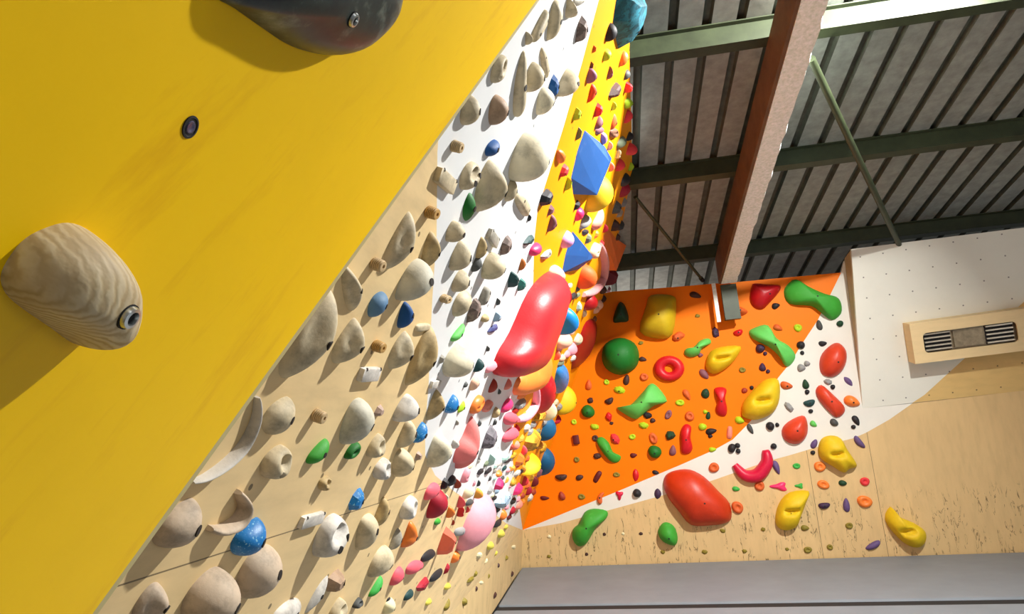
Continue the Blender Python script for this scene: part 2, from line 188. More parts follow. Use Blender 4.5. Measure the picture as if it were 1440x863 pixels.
 ('egg','L',(-0.5083, 2.9012, 0.9131),1.576,0.0177,0.0248,0.0248,'og',144,'foothold','small orange foothold, nearest orange one above the pale blue crumpled hold',1,None),
 ('rock','L',(-0.5803, 3.9591, 0.7597),0.037,0.1210,0.0429,0.0386,'hp',145,'faceted_hold','hot pink angular hold, nearest hot pink one above right of the pale blue crumpled hold',2,None),
 ('egg','L',(-0.5472, 3.5552, 0.8302),1.547,0.0272,0.0278,0.0278,'gd',146,'foothold','small gold foothold, nearest gold one above right of the pale blue crumpled hold',1,None),
 ('chip','L',(-0.5407, 2.8486, 0.8441),0.089,0.0330,0.0235,0.0188,'gr',147,'foothold','small grey foothold, nearest grey one above left of the pale blue crumpled hold',1,None),
 ('chip','L',(-0.6128, 3.9766, 0.6905),-0.110,0.1187,0.0257,0.0206,'bk',148,'foothold','tiny black foothold, nearest black one right of the pale blue crumpled hold',1,None),
 ('chip','L',(-0.6067, 3.6207, 0.7035),-0.094,0.1198,0.0168,0.0134,'bk',149,'foothold','tiny black foothold, nearest black one below the pale blue crumpled hold',1,None),
 ('egg','L',(-0.6021, 3.3429, 0.7132),-0.099,0.1210,0.0168,0.0168,'bk',150,'foothold','small black foothold, nearest black one below left of the pale blue crumpled hold',1,None),
 ('chip','L',(-0.5663, 3.108, 0.7895),-0.106,0.0767,0.0136,0.0108,'bk',151,'foothold','tiny black foothold, nearest black one left of the pale blue crumpled hold',1,None),
 ('egg','L',(-0.6412, 4.3794, 0.63),0.001,0.0722,0.0330,0.0330,'sl',152,'foothold','small salmon foothold, nearest salmon one right of the pale blue crumpled hold',1,None),
 ('egg','L',(-0.6449, 4.1205, 0.6221),-0.027,0.0767,0.0245,0.0245,'cm',153,'foothold','small crimson foothold, nearest crimson one below right of the pale blue crumpled hold',1,None),
 ('egg','L',(-0.6305, 3.6523, 0.6527),0.110,0.0321,0.0321,0.0321,'og',154,'foothold','small orange foothold, nearest orange one below the pale blue crumpled hold',1,None),
 ('long','L',(-0.6482, 3.5927, 0.6151),-0.057,0.1210,0.0207,0.0187,'bk',155,'foothold','small black foothold, nearest black one right of the big pale pink half-moon',1,None),
 ('cup','L',(-0.5057, 1.5671, 0.9186),1.019,0.0298,0.0338,0.0338,'wt',156,'pocket_hold','mid-sized off-white hollowed hold, nearest off-white one below left of the pink-crimson egg',2,None),
 ('egg','L',(-0.5004, 1.3733, 0.9301),2.136,0.0377,0.0216,0.0216,'tn',157,'rounded_hold','tan rounded hold, nearest tan one above right of the beige dome under the blue hold',2,None),
 ('egg','L',(-0.5138, 1.3099, 0.9015),2.495,0.0510,0.0314,0.0314,'be',158,'rounded_hold','round beige dome directly below a bright blue faceted hold',0,None),
 ('jug','L',(-0.5026, 1.1081, 0.9253),0.507,0.0388,0.0390,0.0429,'wt',159,'jug_hold','big whitish horned jug with a deep hollow, lower left wall',0,None),
 ('block','L',(-0.4869, 1.0146, 0.9587),-0.008,0.0384,0.0098,0.0088,'wt',160,'block_hold','large off-white block, nearest off-white one above left of the whitish horned jug',0,None),
 ('tri','L',(-0.5442, 1.6917, 0.8366),0.962,0.0250,0.0362,0.0289,'og',161,'wedge_hold','orange three-sided hold on bare wood',2,None),
 ('egg','L',(-0.5406, 1.5741, 0.8443),1.633,0.0268,0.0208,0.0208,'gr2',162,'rounded_hold','mid-sized grey-beige rounded hold, nearest grey-beige one left of the orange three-sided hold',2,None),
 ('egg','L',(-0.5576, 1.5119, 0.8082),0.073,0.0586,0.0345,0.0345,'be',163,'rounded_hold','large beige rounded hold, nearest beige one above the slim bright green hold',0,None),
 ('rock','L',(-0.5858, 2.1876, 0.748),0.222,0.0223,0.0587,0.0528,'cl',164,'faceted_hold','coral faceted volume beside the big pink half-moon',2,None),
 ('egg','L',(-0.6399, 2.5501, 0.6328),2.330,0.0235,0.0261,0.0261,'og',165,'foothold','small orange foothold, nearest orange one below right of the coral faceted volume',1,None),
 ('egg','L',(-0.5967, 2.0507, 0.7247),-0.083,0.0782,0.0178,0.0178,'bk',166,'rounded_hold','mid-sized black rounded hold, nearest black one below left of the coral faceted volume',2,None),
 ('egg','L',(-0.6002, 1.9142, 0.7173),-0.129,0.0898,0.0200,0.0200,'cp',167,'rounded_hold','mid-sized coral pink rounded hold, nearest coral pink one below the orange three-sided hold',2,None),
 ('egg','L',(-0.5938, 1.7312, 0.7309),0.071,0.0372,0.0225,0.0225,'cp',168,'rounded_hold','coral pink rounded hold, nearest coral pink one above right of the slim bright green hold',2,None),
 ('bean','L',(-0.5893, 1.5624, 0.7404),0.699,0.0276,0.0188,0.0169,'gn3',169,'bean_shaped_hold','bright green slim hold near the bottom of the left wall',2,None),
 ('egg','L',(-0.6482, 2.3137, 0.615),-0.023,0.0856,0.0170,0.0170,'bk',170,'rounded_hold','mid-sized black rounded hold, nearest black one below the coral faceted volume',2,None),
 ('chip','L',(-0.6534, 2.4713, 0.6039),-0.006,0.0125,0.0220,0.0176,'cm',171,'foothold','small crimson foothold, nearest crimson one below the coral faceted volume',1,None),
 ('rock','L',(-0.6441, 2.1271, 0.6238),-0.020,0.0665,0.0214,0.0193,'cm',172,'faceted_hold','mid-sized crimson angular hold, nearest crimson one right of the slim bright green hold',2,None),
 ('egg','L',(-0.6418, 1.9752, 0.6287),0.006,0.0365,0.0154,0.0154,'dt',173,'foothold','small dark teal foothold, nearest dark teal one right of the slim bright green hold',1,None),
 ('cup','L',(-0.594, 1.4583, 0.7304),1.639,0.0111,0.0172,0.0172,'dg',174,'foothold','small dark grey foothold, nearest dark grey one below left of the slim bright green hold',1,None),
 ('egg','L',(-0.6311, 1.7599, 0.6514),0.729,0.0213,0.0244,0.0244,'cy',175,'rounded_hold','pale cream rounded hold, nearest pale cream one below right of the slim bright green hold',2,None),
 ('chip','L',(-0.6246, 1.7543, 0.6653),-0.158,0.0188,0.0076,0.0061,'bk',176,'foothold','tiny black foothold, nearest black one below right of the slim bright green hold',1,None),
 ('rock','L',(-0.5512, 1.2401, 0.8218),1.122,0.0217,0.0292,0.0263,'br2',177,'faceted_hold','mid-sized brown-beige angular hold, nearest brown-beige one above right of the splinter-like hold',2,None),
 ('leaf','L',(-0.557, 1.1826, 0.8093),0.891,0.0369,0.0183,0.0128,'wt',178,'blade_hold','weathered pale pointed splinter-like hold near the bottom',0,None),
 ('cup','L',(-0.5837, 1.3244, 0.7525),1.644,0.0214,0.0262,0.0262,'be',179,'pocket_hold','mid-sized beige hollowed hold, nearest beige one below right of the splinter-like hold',2,None),
 ('dome','L',(-0.5562, 1.0656, 0.8111),-0.114,0.0442,0.0202,0.0192,'wt',180,'sloper_hold','large off-white domed hold, nearest off-white one below left of the splinter-like hold',0,None),
 ('egg','L',(-0.4675, 0.6572, 1.0001),1.078,0.0285,0.0270,0.0270,'pi',181,'rounded_hold','large pinkish beige egg-shaped hold beside the yellow panel, lower left',0,None),
 ('egg','L',(-0.4856, 0.8247, 0.9615),1.128,0.0255,0.0270,0.0270,'bl3',182,'rounded_hold','big glossy speckled blue oval, lower left wall',0,None),
 ('dome','L',(-0.5105, 0.8874, 0.9085),1.574,0.0364,0.0418,0.0398,'pi',183,'sloper_hold','large pinkish beige dome directly under the speckled blue oval',0,None),
 ('ball','L',(-0.513, 0.7752, 0.9032),1.225,0.0310,0.0392,0.0490,'pi',184,'ball_hold','largest pinkish grey ball cut by the bottom edge of the photo',0,None),
 ('shell','L',(-0.5048, 0.6666, 0.9206),1.606,0.0221,0.0192,0.0240,'pi',185,'ridged_hold','ridged pinkish beige hold with a bolt hole at the bottom left corner of the wall',0,None),
 ('dome','L',(0.132, 1.8306, 2.2775),0.892,0.0296,0.0295,0.0280,'bk',186,'sloper_hold','mid-sized black domed hold, nearest black one below left of the turquoise volume at the top',2,None),
 ('egg','L',(0.1183, 1.9012, 2.2483),1.616,0.0197,0.0211,0.0211,'lm',187,'foothold','small lime foothold, nearest lime one above right of the round mauve hold',1,None),
 ('egg','L',(0.1966, 2.2108, 2.4152),2.192,0.0310,0.0253,0.0253,'og',188,'rounded_hold','mid-sized orange rounded hold, nearest orange one above right of the round mauve hold',2,None),
 ('egg','L',(0.0554, 1.7844, 2.1142),1.085,0.0186,0.0258,0.0258,'pu',189,'rounded_hold','round mauve hold on the orange stripe with a scarlet one under it',2,None),
 ('tri','L',(0.1319, 2.0698, 2.2774),1.251,0.0077,0.0217,0.0174,'mv',190,'foothold','small mauve foothold, nearest mauve one right of the round mauve hold',1,None),
 ('egg','L',(0.2238, 2.4282, 2.4731),0.796,0.0292,0.0196,0.0196,'dg',191,'foothold','small dark grey foothold, nearest dark grey one right of the round mauve hold',1,None),
 ('tri','L',(0.0594, 1.8982, 2.1228),1.800,0.0244,0.0240,0.0192,'sc',192,'wedge_hold','mid-sized scarlet wedge hold, nearest scarlet one below the round mauve hold',2,None),
 ('rock','L',(0.1555, 2.2785, 2.3276),0.692,0.0735,0.0328,0.0295,'db',193,'faceted_hold','mid-sized dark brown angular hold, nearest dark brown one below right of the round mauve hold',2,None),
 ('rock','L',(0.2275, 2.5438, 2.4811),1.589,0.0181,0.0363,0.0327,'cr2',194,'foothold','small coral-red foothold, nearest coral-red one right of the round mauve hold',1,None),
 ('egg','L',(0.247, 2.762, 2.5227),0.510,0.1210,0.0223,0.0223,'lm',195,'foothold','small lime foothold, nearest lime one right of the round beige dome by the orange',1,None),
 ('egg','L',(0.1524, 2.3855, 2.3211),0.978,0.0088,0.0195,0.0195,'lm',196,'foothold','small lime foothold, nearest lime one below right of the round mauve hold',1,None),
 ('rock','L',(0.0019, 1.7972, 2.0004),1.066,0.0198,0.0229,0.0206,'lm',197,'foothold','small lime foothold, nearest lime one below the round beige dome by the orange',1,None),
 ('rock','L',(0.0754, 2.0873, 2.1569),0.794,0.0156,0.0287,0.0258,'cr2',198,'foothold','small coral-red foothold, nearest coral-red one below the round mauve hold',1,None),
 ('egg','L',(0.0786, 2.196, 2.1638),2.159,0.0238,0.0224,0.0224,'mv',199,'rounded_hold','small mauve rounded hold, nearest mauve one below the round mauve hold',2,None),
 ('egg','L',(0.2423, 2.8595, 2.5125),0.911,0.0302,0.0317,0.0317,'cr2',200,'rounded_hold','small coral-red rounded hold, nearest coral-red one below right of the round mauve hold',2,None),
 ('leaf','L',(0.1557, 2.5402, 2.328),2.567,0.0393,0.0280,0.0196,'ob',201,'blade_hold','burnt orange blade-shaped hold, nearest burnt orange one above right of the huge blue teardrop volume',2,None),
 ('chip','L',(0.0029, 1.9317, 2.0024),0.890,0.0098,0.0228,0.0182,'gg',202,'foothold','small grey-green foothold, nearest grey-green one above the huge blue teardrop volume',1,None),
 ('egg','L',(0.0869, 2.2943, 2.1814),0.471,0.0802,0.0151,0.0151,'mv',203,'foothold','small mauve foothold, nearest mauve one above the huge blue teardrop volume',1,None),
 ('egg','L',(0.103, 2.4351, 2.2157),-2.910,0.0688,0.0193,0.0193,'li',204,'foothold','small lilac foothold, nearest lilac one above right of the huge blue teardrop volume',1,None),
 ('cup','L',(0.1612, 2.6658, 2.3397),0.421,0.1210,0.0211,0.0211,'br',205,'foothold','small brown foothold, nearest brown one above right of the huge blue teardrop volume',1,None),
 ('egg','L',(0.1323, 2.6514, 2.2781),0.916,0.0084,0.0219,0.0219,'pc',206,'foothold','small peach foothold, nearest peach one above right of the huge blue teardrop volume',1,None),
 ('egg','L',(0.2096, 2.9894, 2.4429),0.593,0.1036,0.0288,0.0288,'gg',207,'foothold','small grey-green foothold, nearest grey-green one above right of the huge blue teardrop volume',1,None),
 ('egg','L',(0.2629, 3.1732, 2.5565),2.878,0.0126,0.0319,0.0319,'bk',208,'foothold','small black foothold, nearest black one above right of the huge blue teardrop volume',1,None),
 ('ball','L',(0.2737, 3.3855, 2.5795),1.552,0.0342,0.0433,0.0542,'cr2',209,'foothold','small coral-red foothold, second nearest coral-red one right of the huge blue teardrop volume',1,None),
 ('cup','L',(0.1855, 3.0044, 2.3917),0.868,0.0103,0.0259,0.0259,'cy',210,'foothold','small pale cream foothold, nearest pale cream one right of the huge blue teardrop volume',1,None),
 ('egg','L',(0.196, 3.194, 2.414),1.868,0.0350,0.0398,0.0398,'cr2',211,'foothold','small coral-red foothold, nearest coral-red one right of the huge blue teardrop volume',1,None),
 ('ball','L',(-0.0592, 1.7881, 1.8701),-3.023,0.0454,0.0168,0.0210,'og',212,'ball_hold','small orange ball-shaped hold, nearest orange one left of the huge blue teardrop volume',2,None),
 ('rock','L',(-0.0557, 1.9149, 1.8776),0.685,0.0318,0.0227,0.0205,'cr2',213,'foothold','small coral-red foothold, nearest coral-red one left of the huge blue teardrop volume',1,None),
 ('chip','L',(-0.0511, 2.053, 1.8875),0.980,0.0083,0.0301,0.0241,'lm',214,'foothold','small lime foothold, nearest lime one above right of the black rock-like hold',1,None),
 ('egg','L',(0.3027, 3.7821, 2.6412),2.432,0.0283,0.0277,0.0277,'lm',215,'foothold','small lime foothold, nearest lime one above right of the large yellow dome',1,None),
 ('egg','L',(0.2552, 3.7318, 2.5401),0.398,0.1172,0.0395,0.0395,'bk',216,'foothold','small black foothold, nearest black one above right of the large yellow dome',1,None),
 ('egg','L',(0.2527, 3.875, 2.5347),0.424,0.1193,0.0461,0.0459,'cm',217,'rounded_hold','small crimson rounded hold, nearest crimson one right of the large yellow dome',2,None),
 ('dome','L',(0.0408, 2.6726, 2.0833),2.378,0.0813,0.0995,0.0945,'yl',218,'sloper_hold','large yellow dome under the big blue teardrop volume',0,None),
 ('chip','L',(-0.1106, 1.9467, 1.7607),0.579,0.0271,0.0207,0.0166,'mv',219,'foothold','small mauve foothold, nearest mauve one below the black rock-like hold',1,None),
 ('tri','L',(-0.1171, 2.0335, 1.7467),1.437,0.0226,0.0285,0.0228,'mv',220,'wedge_hold','mid-sized mauve wedge hold, nearest mauve one above left of the blue pointed volume',2,None),
 ('chip','L',(-0.0327, 2.3855, 1.9266),0.547,0.0246,0.0252,0.0202,'bk',221,'foothold','small black foothold, nearest black one below left of the large yellow dome',1,None),
 ('egg','L',(-0.0305, 2.4925, 1.9313),1.213,0.0310,0.0287,0.0287,'hp',222,'rounded_hold','small hot pink rounded hold, nearest hot pink one below left of the large yellow dome',2,None),
 ('egg','L',(-0.007, 2.7525, 1.9814),0.516,0.0842,0.0313,0.0313,'gr',223,'rounded_hold','mid-sized grey rounded hold, nearest grey one below left of the large yellow dome',2,None),
 ('tri','L',(0.0496, 3.1252, 2.102),0.577,0.0653,0.0495,0.0396,'sl',224,'wedge_hold','mid-sized salmon wedge hold, nearest salmon one below the large yellow dome',2,None),
 ('ridge','L',(0.1822, 4.7467, 2.3844),0.000,0.0000,0.0000,0.0750,'og3',225,'wall_volume','large orange-salmon faceted volume sticking out over the roof beams',0,[(-1.0393, -0.2115), (-0.8682, -0.1079), (-0.1647, 0.0531), (1.075, 0.3397), (1.2868, 0.3139), (0.4712, 0.0041), (-0.1014, -0.1852), (-0.6595, -0.2061)]),
 ('chip','L',(-0.0083, 2.9055, 1.9786),0.318,0.1188,0.0176,0.0140,'bk',226,'foothold','tiny black foothold, nearest black one above the blue pointed volume',1,None),
 ('rock','L',(-0.0043, 3.039, 1.9871),0.462,0.0271,0.0278,0.0250,'gg',227,'foothold','small grey-green foothold, nearest grey-green one above right of the blue pointed volume',1,None),
 ('cup','L',(0.0216, 3.4536, 2.0422),0.289,0.1210,0.0443,0.0524,'be',228,'pocket_hold','small beige hollowed hold, nearest beige one right of the blue pointed volume',2,None),
 ('egg','L',(-0.0905, 2.4112, 1.8034),1.594,0.0367,0.0404,0.0404,'li',229,'rounded_hold','mid-sized lilac rounded hold, nearest lilac one above left of the blue pointed volume',2,None),
 ('ball','L',(-0.0558, 3.3379, 1.8773),0.959,0.0639,0.0720,0.0899,'og4',230,'ball_hold','orange ball with a whitish top under a blue teardrop',2,None),
 ('rock','L',(0.132, 5.1217, 2.2775),0.555,0.0519,0.0900,0.0827,'cm2',231,'faceted_hold','mid-sized crimson angular hold, nearest crimson one right of the dusty pink curve',2,None),
 ('egg','L',(0.0628, 4.8861, 2.1301),1.491,0.0333,0.0454,0.0454,'db',232,'foothold','small dark brown foothold, nearest dark brown one below the dusty pink curve',1,None),
 ('egg','L',(-0.1351, 2.6588, 1.7085),3.080,0.0485,0.0239,0.0239,'cy',233,'foothold','pale cream foothold, nearest pale cream one left of the orange ball with a whitish top',1,None),
 ('tri','L',(-0.1406, 3.0174, 1.6967),0.732,0.0174,0.0452,0.0363,'rd2',234,'wedge_hold','mid-sized dark red wedge hold, nearest dark red one above the bright blue ball',2,None),
 ('chip','L',(-0.1135, 3.2639, 1.7545),0.270,0.1210,0.0255,0.0204,'bk',235,'foothold','small black foothold, nearest black one below left of the orange ball with a whitish top',1,None),
 ('chip','L',(-0.0956, 3.7438, 1.7926),-3.106,0.1210,0.0311,0.0246,'pt',236,'foothold','small pale teal foothold, nearest pale teal one above right of the bright blue ball',1,None),
 ('dome','L',(-0.0484, 4.1224, 1.8931),1.515,0.0621,0.0792,0.0753,'rd2',237,'sloper_hold','dark red domed hold, nearest dark red one below the orange ball with a whitish top',2,None),
 ('egg','L',(0.0268, 5.1022, 2.0533),0.237,0.1149,0.0431,0.0429,'pc',238,'foothold','small peach foothold, nearest peach one below right of the orange ball with a whitish top',1,None),
 ('egg','L',(0.0035, 5.0288, 2.0036),0.229,0.1199,0.0327,0.0325,'pc',239,'foothold','small peach foothold, nearest peach one below the orange ball with a whitish top',1,None),
 ('ball','L',(-0.1958, 2.8792, 1.579),0.728,0.0111,0.0285,0.0357,'hp',240,'foothold','small hot pink foothold, nearest hot pink one left of the bright blue ball',1,None),
 ('egg','L',(-0.1979, 3.5583, 1.5747),0.180,0.1980,0.0476,0.0560,'pc',241,'rounded_hold','mid-sized peach rounded hold, nearest peach one below the bright blue ball',2,None),
 ('egg','L',(-0.1879, 4.1452, 1.5959),0.174,0.1189,0.0490,0.0489,'pk',242,'foothold','small pink foothold, nearest pink one below left of the long dark red dome',1,None),
 ('ball','L',(-0.1492, 4.3011, 1.6784),0.147,0.1132,0.0420,0.0462,'be',243,'foothold','tiny beige foothold, nearest beige one left of the long dark red dome',1,None),
 ('egg','L',(-0.2393, 3.4783, 1.4864),0.612,0.0117,0.0318,0.0318,'cl',244,'foothold','small coral foothold, nearest coral one above the blue dome over the yellow',1,None),
 ('egg','L',(-0.2092, 4.0182, 1.5505),0.168,0.1210,0.0254,0.0254,'pk',245,'foothold','small pink foothold, nearest pink one above the blue dome over the yellow',1,None),
 ('chip','L',(-0.1941, 4.557, 1.5827),0.187,0.1210,0.0310,0.0247,'wt',246,'foothold','small off-white foothold, nearest off-white one below left of the long dark red dome',1,None),
 ('chip','L',(-0.3184, 2.55, 1.3179),0.175,0.1210,0.0213,0.0170,'bk',247,'foothold','small black foothold, nearest black one left of the large orange rounded volume',1,None),
 ('chip','L',(-0.2423, 3.8627, 1.4799),0.156,0.1210,0.0293,0.0236,'gg',248,'foothold','small grey-green foothold, nearest grey-green one above the blue dome over the yellow',1,None),
 ('chip','L',(-0.0219, 5.1791, 1.9497),0.240,0.1179,0.0363,0.0290,'br',249,'foothold','tiny brown foothold, nearest brown one above the long dark red dome',1,None),
 ('rock','L',(0.1813, 3.7474, 2.3826),2.876,0.0343,0.0511,0.0460,'dg',250,'faceted_hold','small dark grey angular hold, nearest dark grey one below right of the large yellow dome',2,None),
 ('rock','L',(0.1728, 4.05, 2.3644),1.526,0.0437,0.0542,0.0488,'db',251,'foothold','small dark brown foothold, nearest dark brown one above the orange-salmon faceted volume',1,None),
 ('egg','L',(0.1418, 2.933, 2.2985),0.865,0.0106,0.0242,0.0242,'sl',252,'foothold','small salmon foothold, nearest salmon one right of the huge blue teardrop volume',1,None),
 ('egg','L',(0.0994, 3.6016, 2.2082),0.741,0.0140,0.0271,0.0271,'cm',253,'foothold','small crimson foothold, nearest crimson one above the orange-salmon faceted volume',1,None),
 ('chip','L',(-0.4684, 3.7044, 0.9981),0.058,0.0885,0.0226,0.0181,'gd',254,'foothold','tiny gold foothold, nearest gold one below left of the crumpled gold hold',1,None),
 ('chip','L',(-0.48, 4.6955, 0.9735),0.040,0.1210,0.0434,0.0347,'gd',255,'foothold','small gold foothold, nearest gold one below right of the crumpled gold hold',1,None),
 ('chip','L',(-0.5665, 4.5524, 0.7891),0.340,0.0169,0.0444,0.0355,'gd',256,'foothold','small gold foothold, nearest gold one below the yellow pear hold',1,None),
 ('chip','L',(-0.53, 3.6771, 0.8669),-0.017,0.1210,0.0211,0.0169,'wt',257,'foothold','small off-white foothold, nearest off-white one left of the lowest dark blue dome',1,None),
 ('chip','L',(-0.5297, 3.8865, 0.8675),-0.016,0.1210,0.0197,0.0158,'bk',258,'foothold','small black foothold, nearest black one left of the yellow pear hold',1,None),
 ('egg','L',(-0.6121, 4.6893, 0.692),0.305,0.0211,0.0377,0.0378,'cm',259,'foothold','small crimson foothold, nearest crimson one right of the pale blue crumpled hold',1,None),
 ('egg','L',(-0.5645, 4.1593, 0.7933),0.367,0.0146,0.0378,0.0378,'cr2',260,'foothold','small coral-red foothold, nearest coral-red one below left of the yellow pear hold',1,None),
 ('egg','L',(-0.5919, 4.9125, 0.7351),0.300,0.0262,0.0440,0.0440,'cm2',261,'foothold','small crimson foothold, nearest crimson one below the yellow pear hold',1,None),
 ('chip','L',(-0.6559, 5.119, 0.5987),-0.004,0.1210,0.0380,0.0304,'wt',262,'foothold','small off-white foothold, nearest off-white one right of the pale blue crumpled hold',1,None),
 ('chip','L',(-0.4102, 3.5775, 1.1223),0.061,0.1191,0.0243,0.0194,'gr',263,'foothold','small grey foothold, nearest grey one below the pink curved hold',1,None),
 ('chip','L',(-0.4008, 4.2021, 1.1422),0.057,0.1210,0.0266,0.0215,'gr',264,'foothold','small grey foothold, nearest grey one below right of the pink curved hold',1,None),
 ('chip','L',(-0.3899, 3.1071, 1.1654),0.084,0.0695,0.0205,0.0164,'am',265,'foothold','tiny amber foothold, nearest amber one below left of the pink curved hold',1,None),
 ('egg','L',(-0.3847, 5.0161, 1.1765),2.713,0.0228,0.0388,0.0388,'cm',266,'foothold','small crimson foothold, nearest crimson one below left of the yellow end dome',1,None),
 ('chip','L',(-0.4788, 3.2584, 0.976),0.017,0.1066,0.0189,0.0151,'gd',267,'foothold','small gold foothold, nearest gold one above left of the yellow pear hold',1,None),
 ('chip','L',(-0.5118, 3.2772, 0.9057),-0.006,0.0793,0.0174,0.0139,'og',268,'foothold','tiny orange foothold, second nearest orange one left of the yellow pear hold',1,None),
 ('egg','L',(-0.4995, 2.7775, 0.9319),0.125,0.0141,0.0141,0.0141,'gr2',269,'foothold','tiny grey-beige foothold, nearest grey-beige one above the pale blue crumpled hold',1,None),
 ('chip','L',(-0.525, 3.1231, 0.8776),-0.016,0.0633,0.0142,0.0114,'dg',270,'foothold','tiny dark grey foothold, nearest dark grey one above the pale blue crumpled hold',1,None),
 ('chip','L',(-0.5131, 2.4854, 0.9029),0.639,0.0042,0.0189,0.0151,'dg',271,'foothold','tiny dark grey foothold, nearest dark grey one above right of the dark crimson dome',1,None),
 ('egg','L',(-0.7019, 2.6656, 0.5006),-0.236,0.0667,0.0135,0.0135,'ye',272,'foothold','tiny pale yellow foothold, nearest pale yellow one below the coral faceted volume',1,None),
 ('tri','L',(-0.7523, 2.8139, 0.3932),0.045,0.0179,0.0211,0.0169,'ol',273,'foothold','small olive foothold, nearest olive one right of the slim bright green hold',1,None),
 ('egg','L',(-0.6946, 2.3631, 0.5163),-0.186,0.0402,0.0121,0.0121,'ye',274,'foothold','small pale yellow foothold, nearest pale yellow one right of the slim bright green hold',1,None),
 ('egg','L',(-0.7049, 3.6354, 0.4942),-0.177,0.1210,0.0215,0.0216,'ye',275,'foothold','tiny pale yellow foothold, nearest pale yellow one below right of the big pale pink half-moon',1,None),
 ('chip','L',(-0.7002, 3.3093, 0.5043),-0.191,0.1086,0.0180,0.0144,'cy',276,'foothold','tiny pale cream foothold, nearest pale cream one below the big pale pink half-moon',1,None),
 ('chip','L',(-0.7581, 4.0768, 0.3808),-0.064,0.0198,0.0180,0.0144,'ye',277,'foothold','pale yellow foothold, second nearest pale yellow one below right of the big pale pink half-moon',1,None),
 ('chip','L',(-0.7547, 3.3228, 0.3882),-0.157,0.1210,0.0178,0.0143,'ol',278,'foothold','small olive foothold, fourth nearest olive one below the pale blue crumpled hold',1,None),
 ('chip','L',(-0.7507, 3.4197, 0.3967),-0.071,0.0237,0.0206,0.0165,'ol',279,'foothold','tiny olive foothold, nearest olive one right of the beige dome under the blue hold',1,None),
 ('egg','L',(-0.6983, 3.96, 0.5082),-0.159,0.1210,0.0255,0.0255,'ye',280,'foothold','tiny pale yellow foothold, nearest pale yellow one right of the big pale pink half-moon',1,None),
 ('chip','L',(-0.6916, 4.111, 0.5225),-0.150,0.1050,0.0196,0.0157,'ye',281,'foothold','tiny pale yellow foothold, nearest pale yellow one below the pale blue crumpled hold',1,None),
 ('chip','L',(-0.7463, 3.6948, 0.4059),-0.063,0.0140,0.0163,0.0131,'cy',282,'foothold','tiny pale cream foothold, nearest pale cream one below right of the coral faceted volume',1,None),
 ('chip','L',(-0.4399, 2.7961, 1.0588),0.101,0.0297,0.0184,0.0147,'cr2',283,'foothold','tiny coral-red foothold, nearest coral-red one right of the grey marbled hold',1,None),
 ('egg','L',(-0.3848, 2.7499, 1.1762),0.099,0.0684,0.0151,0.0151,'rd2',284,'foothold','small dark red foothold, nearest dark red one left of the pink curved hold',1,None),
 ('egg','L',(-0.3556, 2.7814, 1.2385),0.122,0.1043,0.0150,0.0150,'og',285,'foothold','small orange foothold, nearest orange one above left of the pink curved hold',1,None),
 ('egg','L',(-0.4189, 2.9592, 1.1036),0.602,0.0081,0.0238,0.0238,'rd2',286,'foothold','small dark red foothold, nearest dark red one above left of the crumpled gold hold',1,None),
 ('chip','L',(-0.4261, 3.5614, 1.0882),0.146,0.0529,0.0283,0.0226,'gr',287,'foothold','small grey foothold, nearest grey one above the crumpled gold hold',1,None),
 ('chip','L',(-0.4268, 3.9595, 1.0867),0.044,0.1210,0.0242,0.0194,'gg',288,'foothold','tiny grey-green foothold, nearest grey-green one above right of the crumpled gold hold',1,None),
 ('rock','L',(-0.3788, 3.9438, 1.1891),0.073,0.1210,0.0209,0.0188,'ob',289,'foothold','tiny burnt orange foothold, nearest burnt orange one below right of the pink curved hold',1,None),
 ('chip','L',(-0.3713, 3.4041, 1.205),0.129,0.0951,0.0274,0.0219,'am',290,'foothold','small amber foothold, nearest amber one right of the pink curved hold',1,None),
 ('chip','L',(-0.3386, 4.4497, 1.2747),0.086,0.1210,0.0305,0.0244,'be',291,'foothold','tiny beige foothold, nearest beige one left of the yellow end dome',1,None),
 ('chip','L',(-0.3456, 4.8334, 1.2599),0.076,0.1210,0.0362,0.0290,'gr',292,'foothold','tiny grey foothold, nearest grey one below left of the yellow end dome',1,None),
 ('chip','L',(-0.3286, 4.1162, 1.296),0.099,0.1082,0.0230,0.0184,'rd2',293,'foothold','tiny dark red foothold, nearest dark red one below right of the crimson dome',1,None),
 ('rock','L',(-0.4666, 4.414, 1.002),0.094,0.0953,0.0312,0.0280,'am',294,'foothold','small amber foothold, nearest amber one below right of the crumpled gold hold',1,None),
 ('chip','L',(-0.4431, 3.2998, 1.0521),0.146,0.0602,0.0233,0.0186,'am',295,'foothold','small amber foothold, nearest amber one left of the crumpled gold hold',1,None),
 ('egg','L',(-0.4549, 3.174, 1.0269),0.256,0.0316,0.0232,0.0232,'sl',296,'foothold','small salmon foothold, nearest salmon one below left of the crumpled gold hold',1,None),
 ('chip','L',(-0.4581, 3.0505, 1.0202),0.145,0.0334,0.0199,0.0159,'rb',297,'foothold','tiny red-brown foothold, nearest red-brown one left of the crumpled gold hold',1,None),
 ('chip','L',(-0.4987, 3.9222, 0.9337),0.037,0.0469,0.0255,0.0204,'ob',298,'foothold','tiny burnt orange foothold, nearest burnt orange one above left of the yellow pear hold',1,None),
 ('rock','L',(-0.5248, 3.8492, 0.8781),0.424,0.0130,0.0307,0.0276,'am',299,'foothold','small amber foothold, nearest amber one left of the yellow pear hold',1,None),
 ('chip','L',(-0.5452, 4.2278, 0.8345),0.008,0.0515,0.0246,0.0197,'wt',300,'foothold','tiny off-white foothold, nearest off-white one below left of the yellow pear hold',1,None),
 ('chip','L',(-0.5064, 3.5644, 0.9171),0.036,0.0376,0.0207,0.0165,'cr2',301,'foothold','tiny coral-red foothold, nearest coral-red one left of the yellow pear hold',1,None),
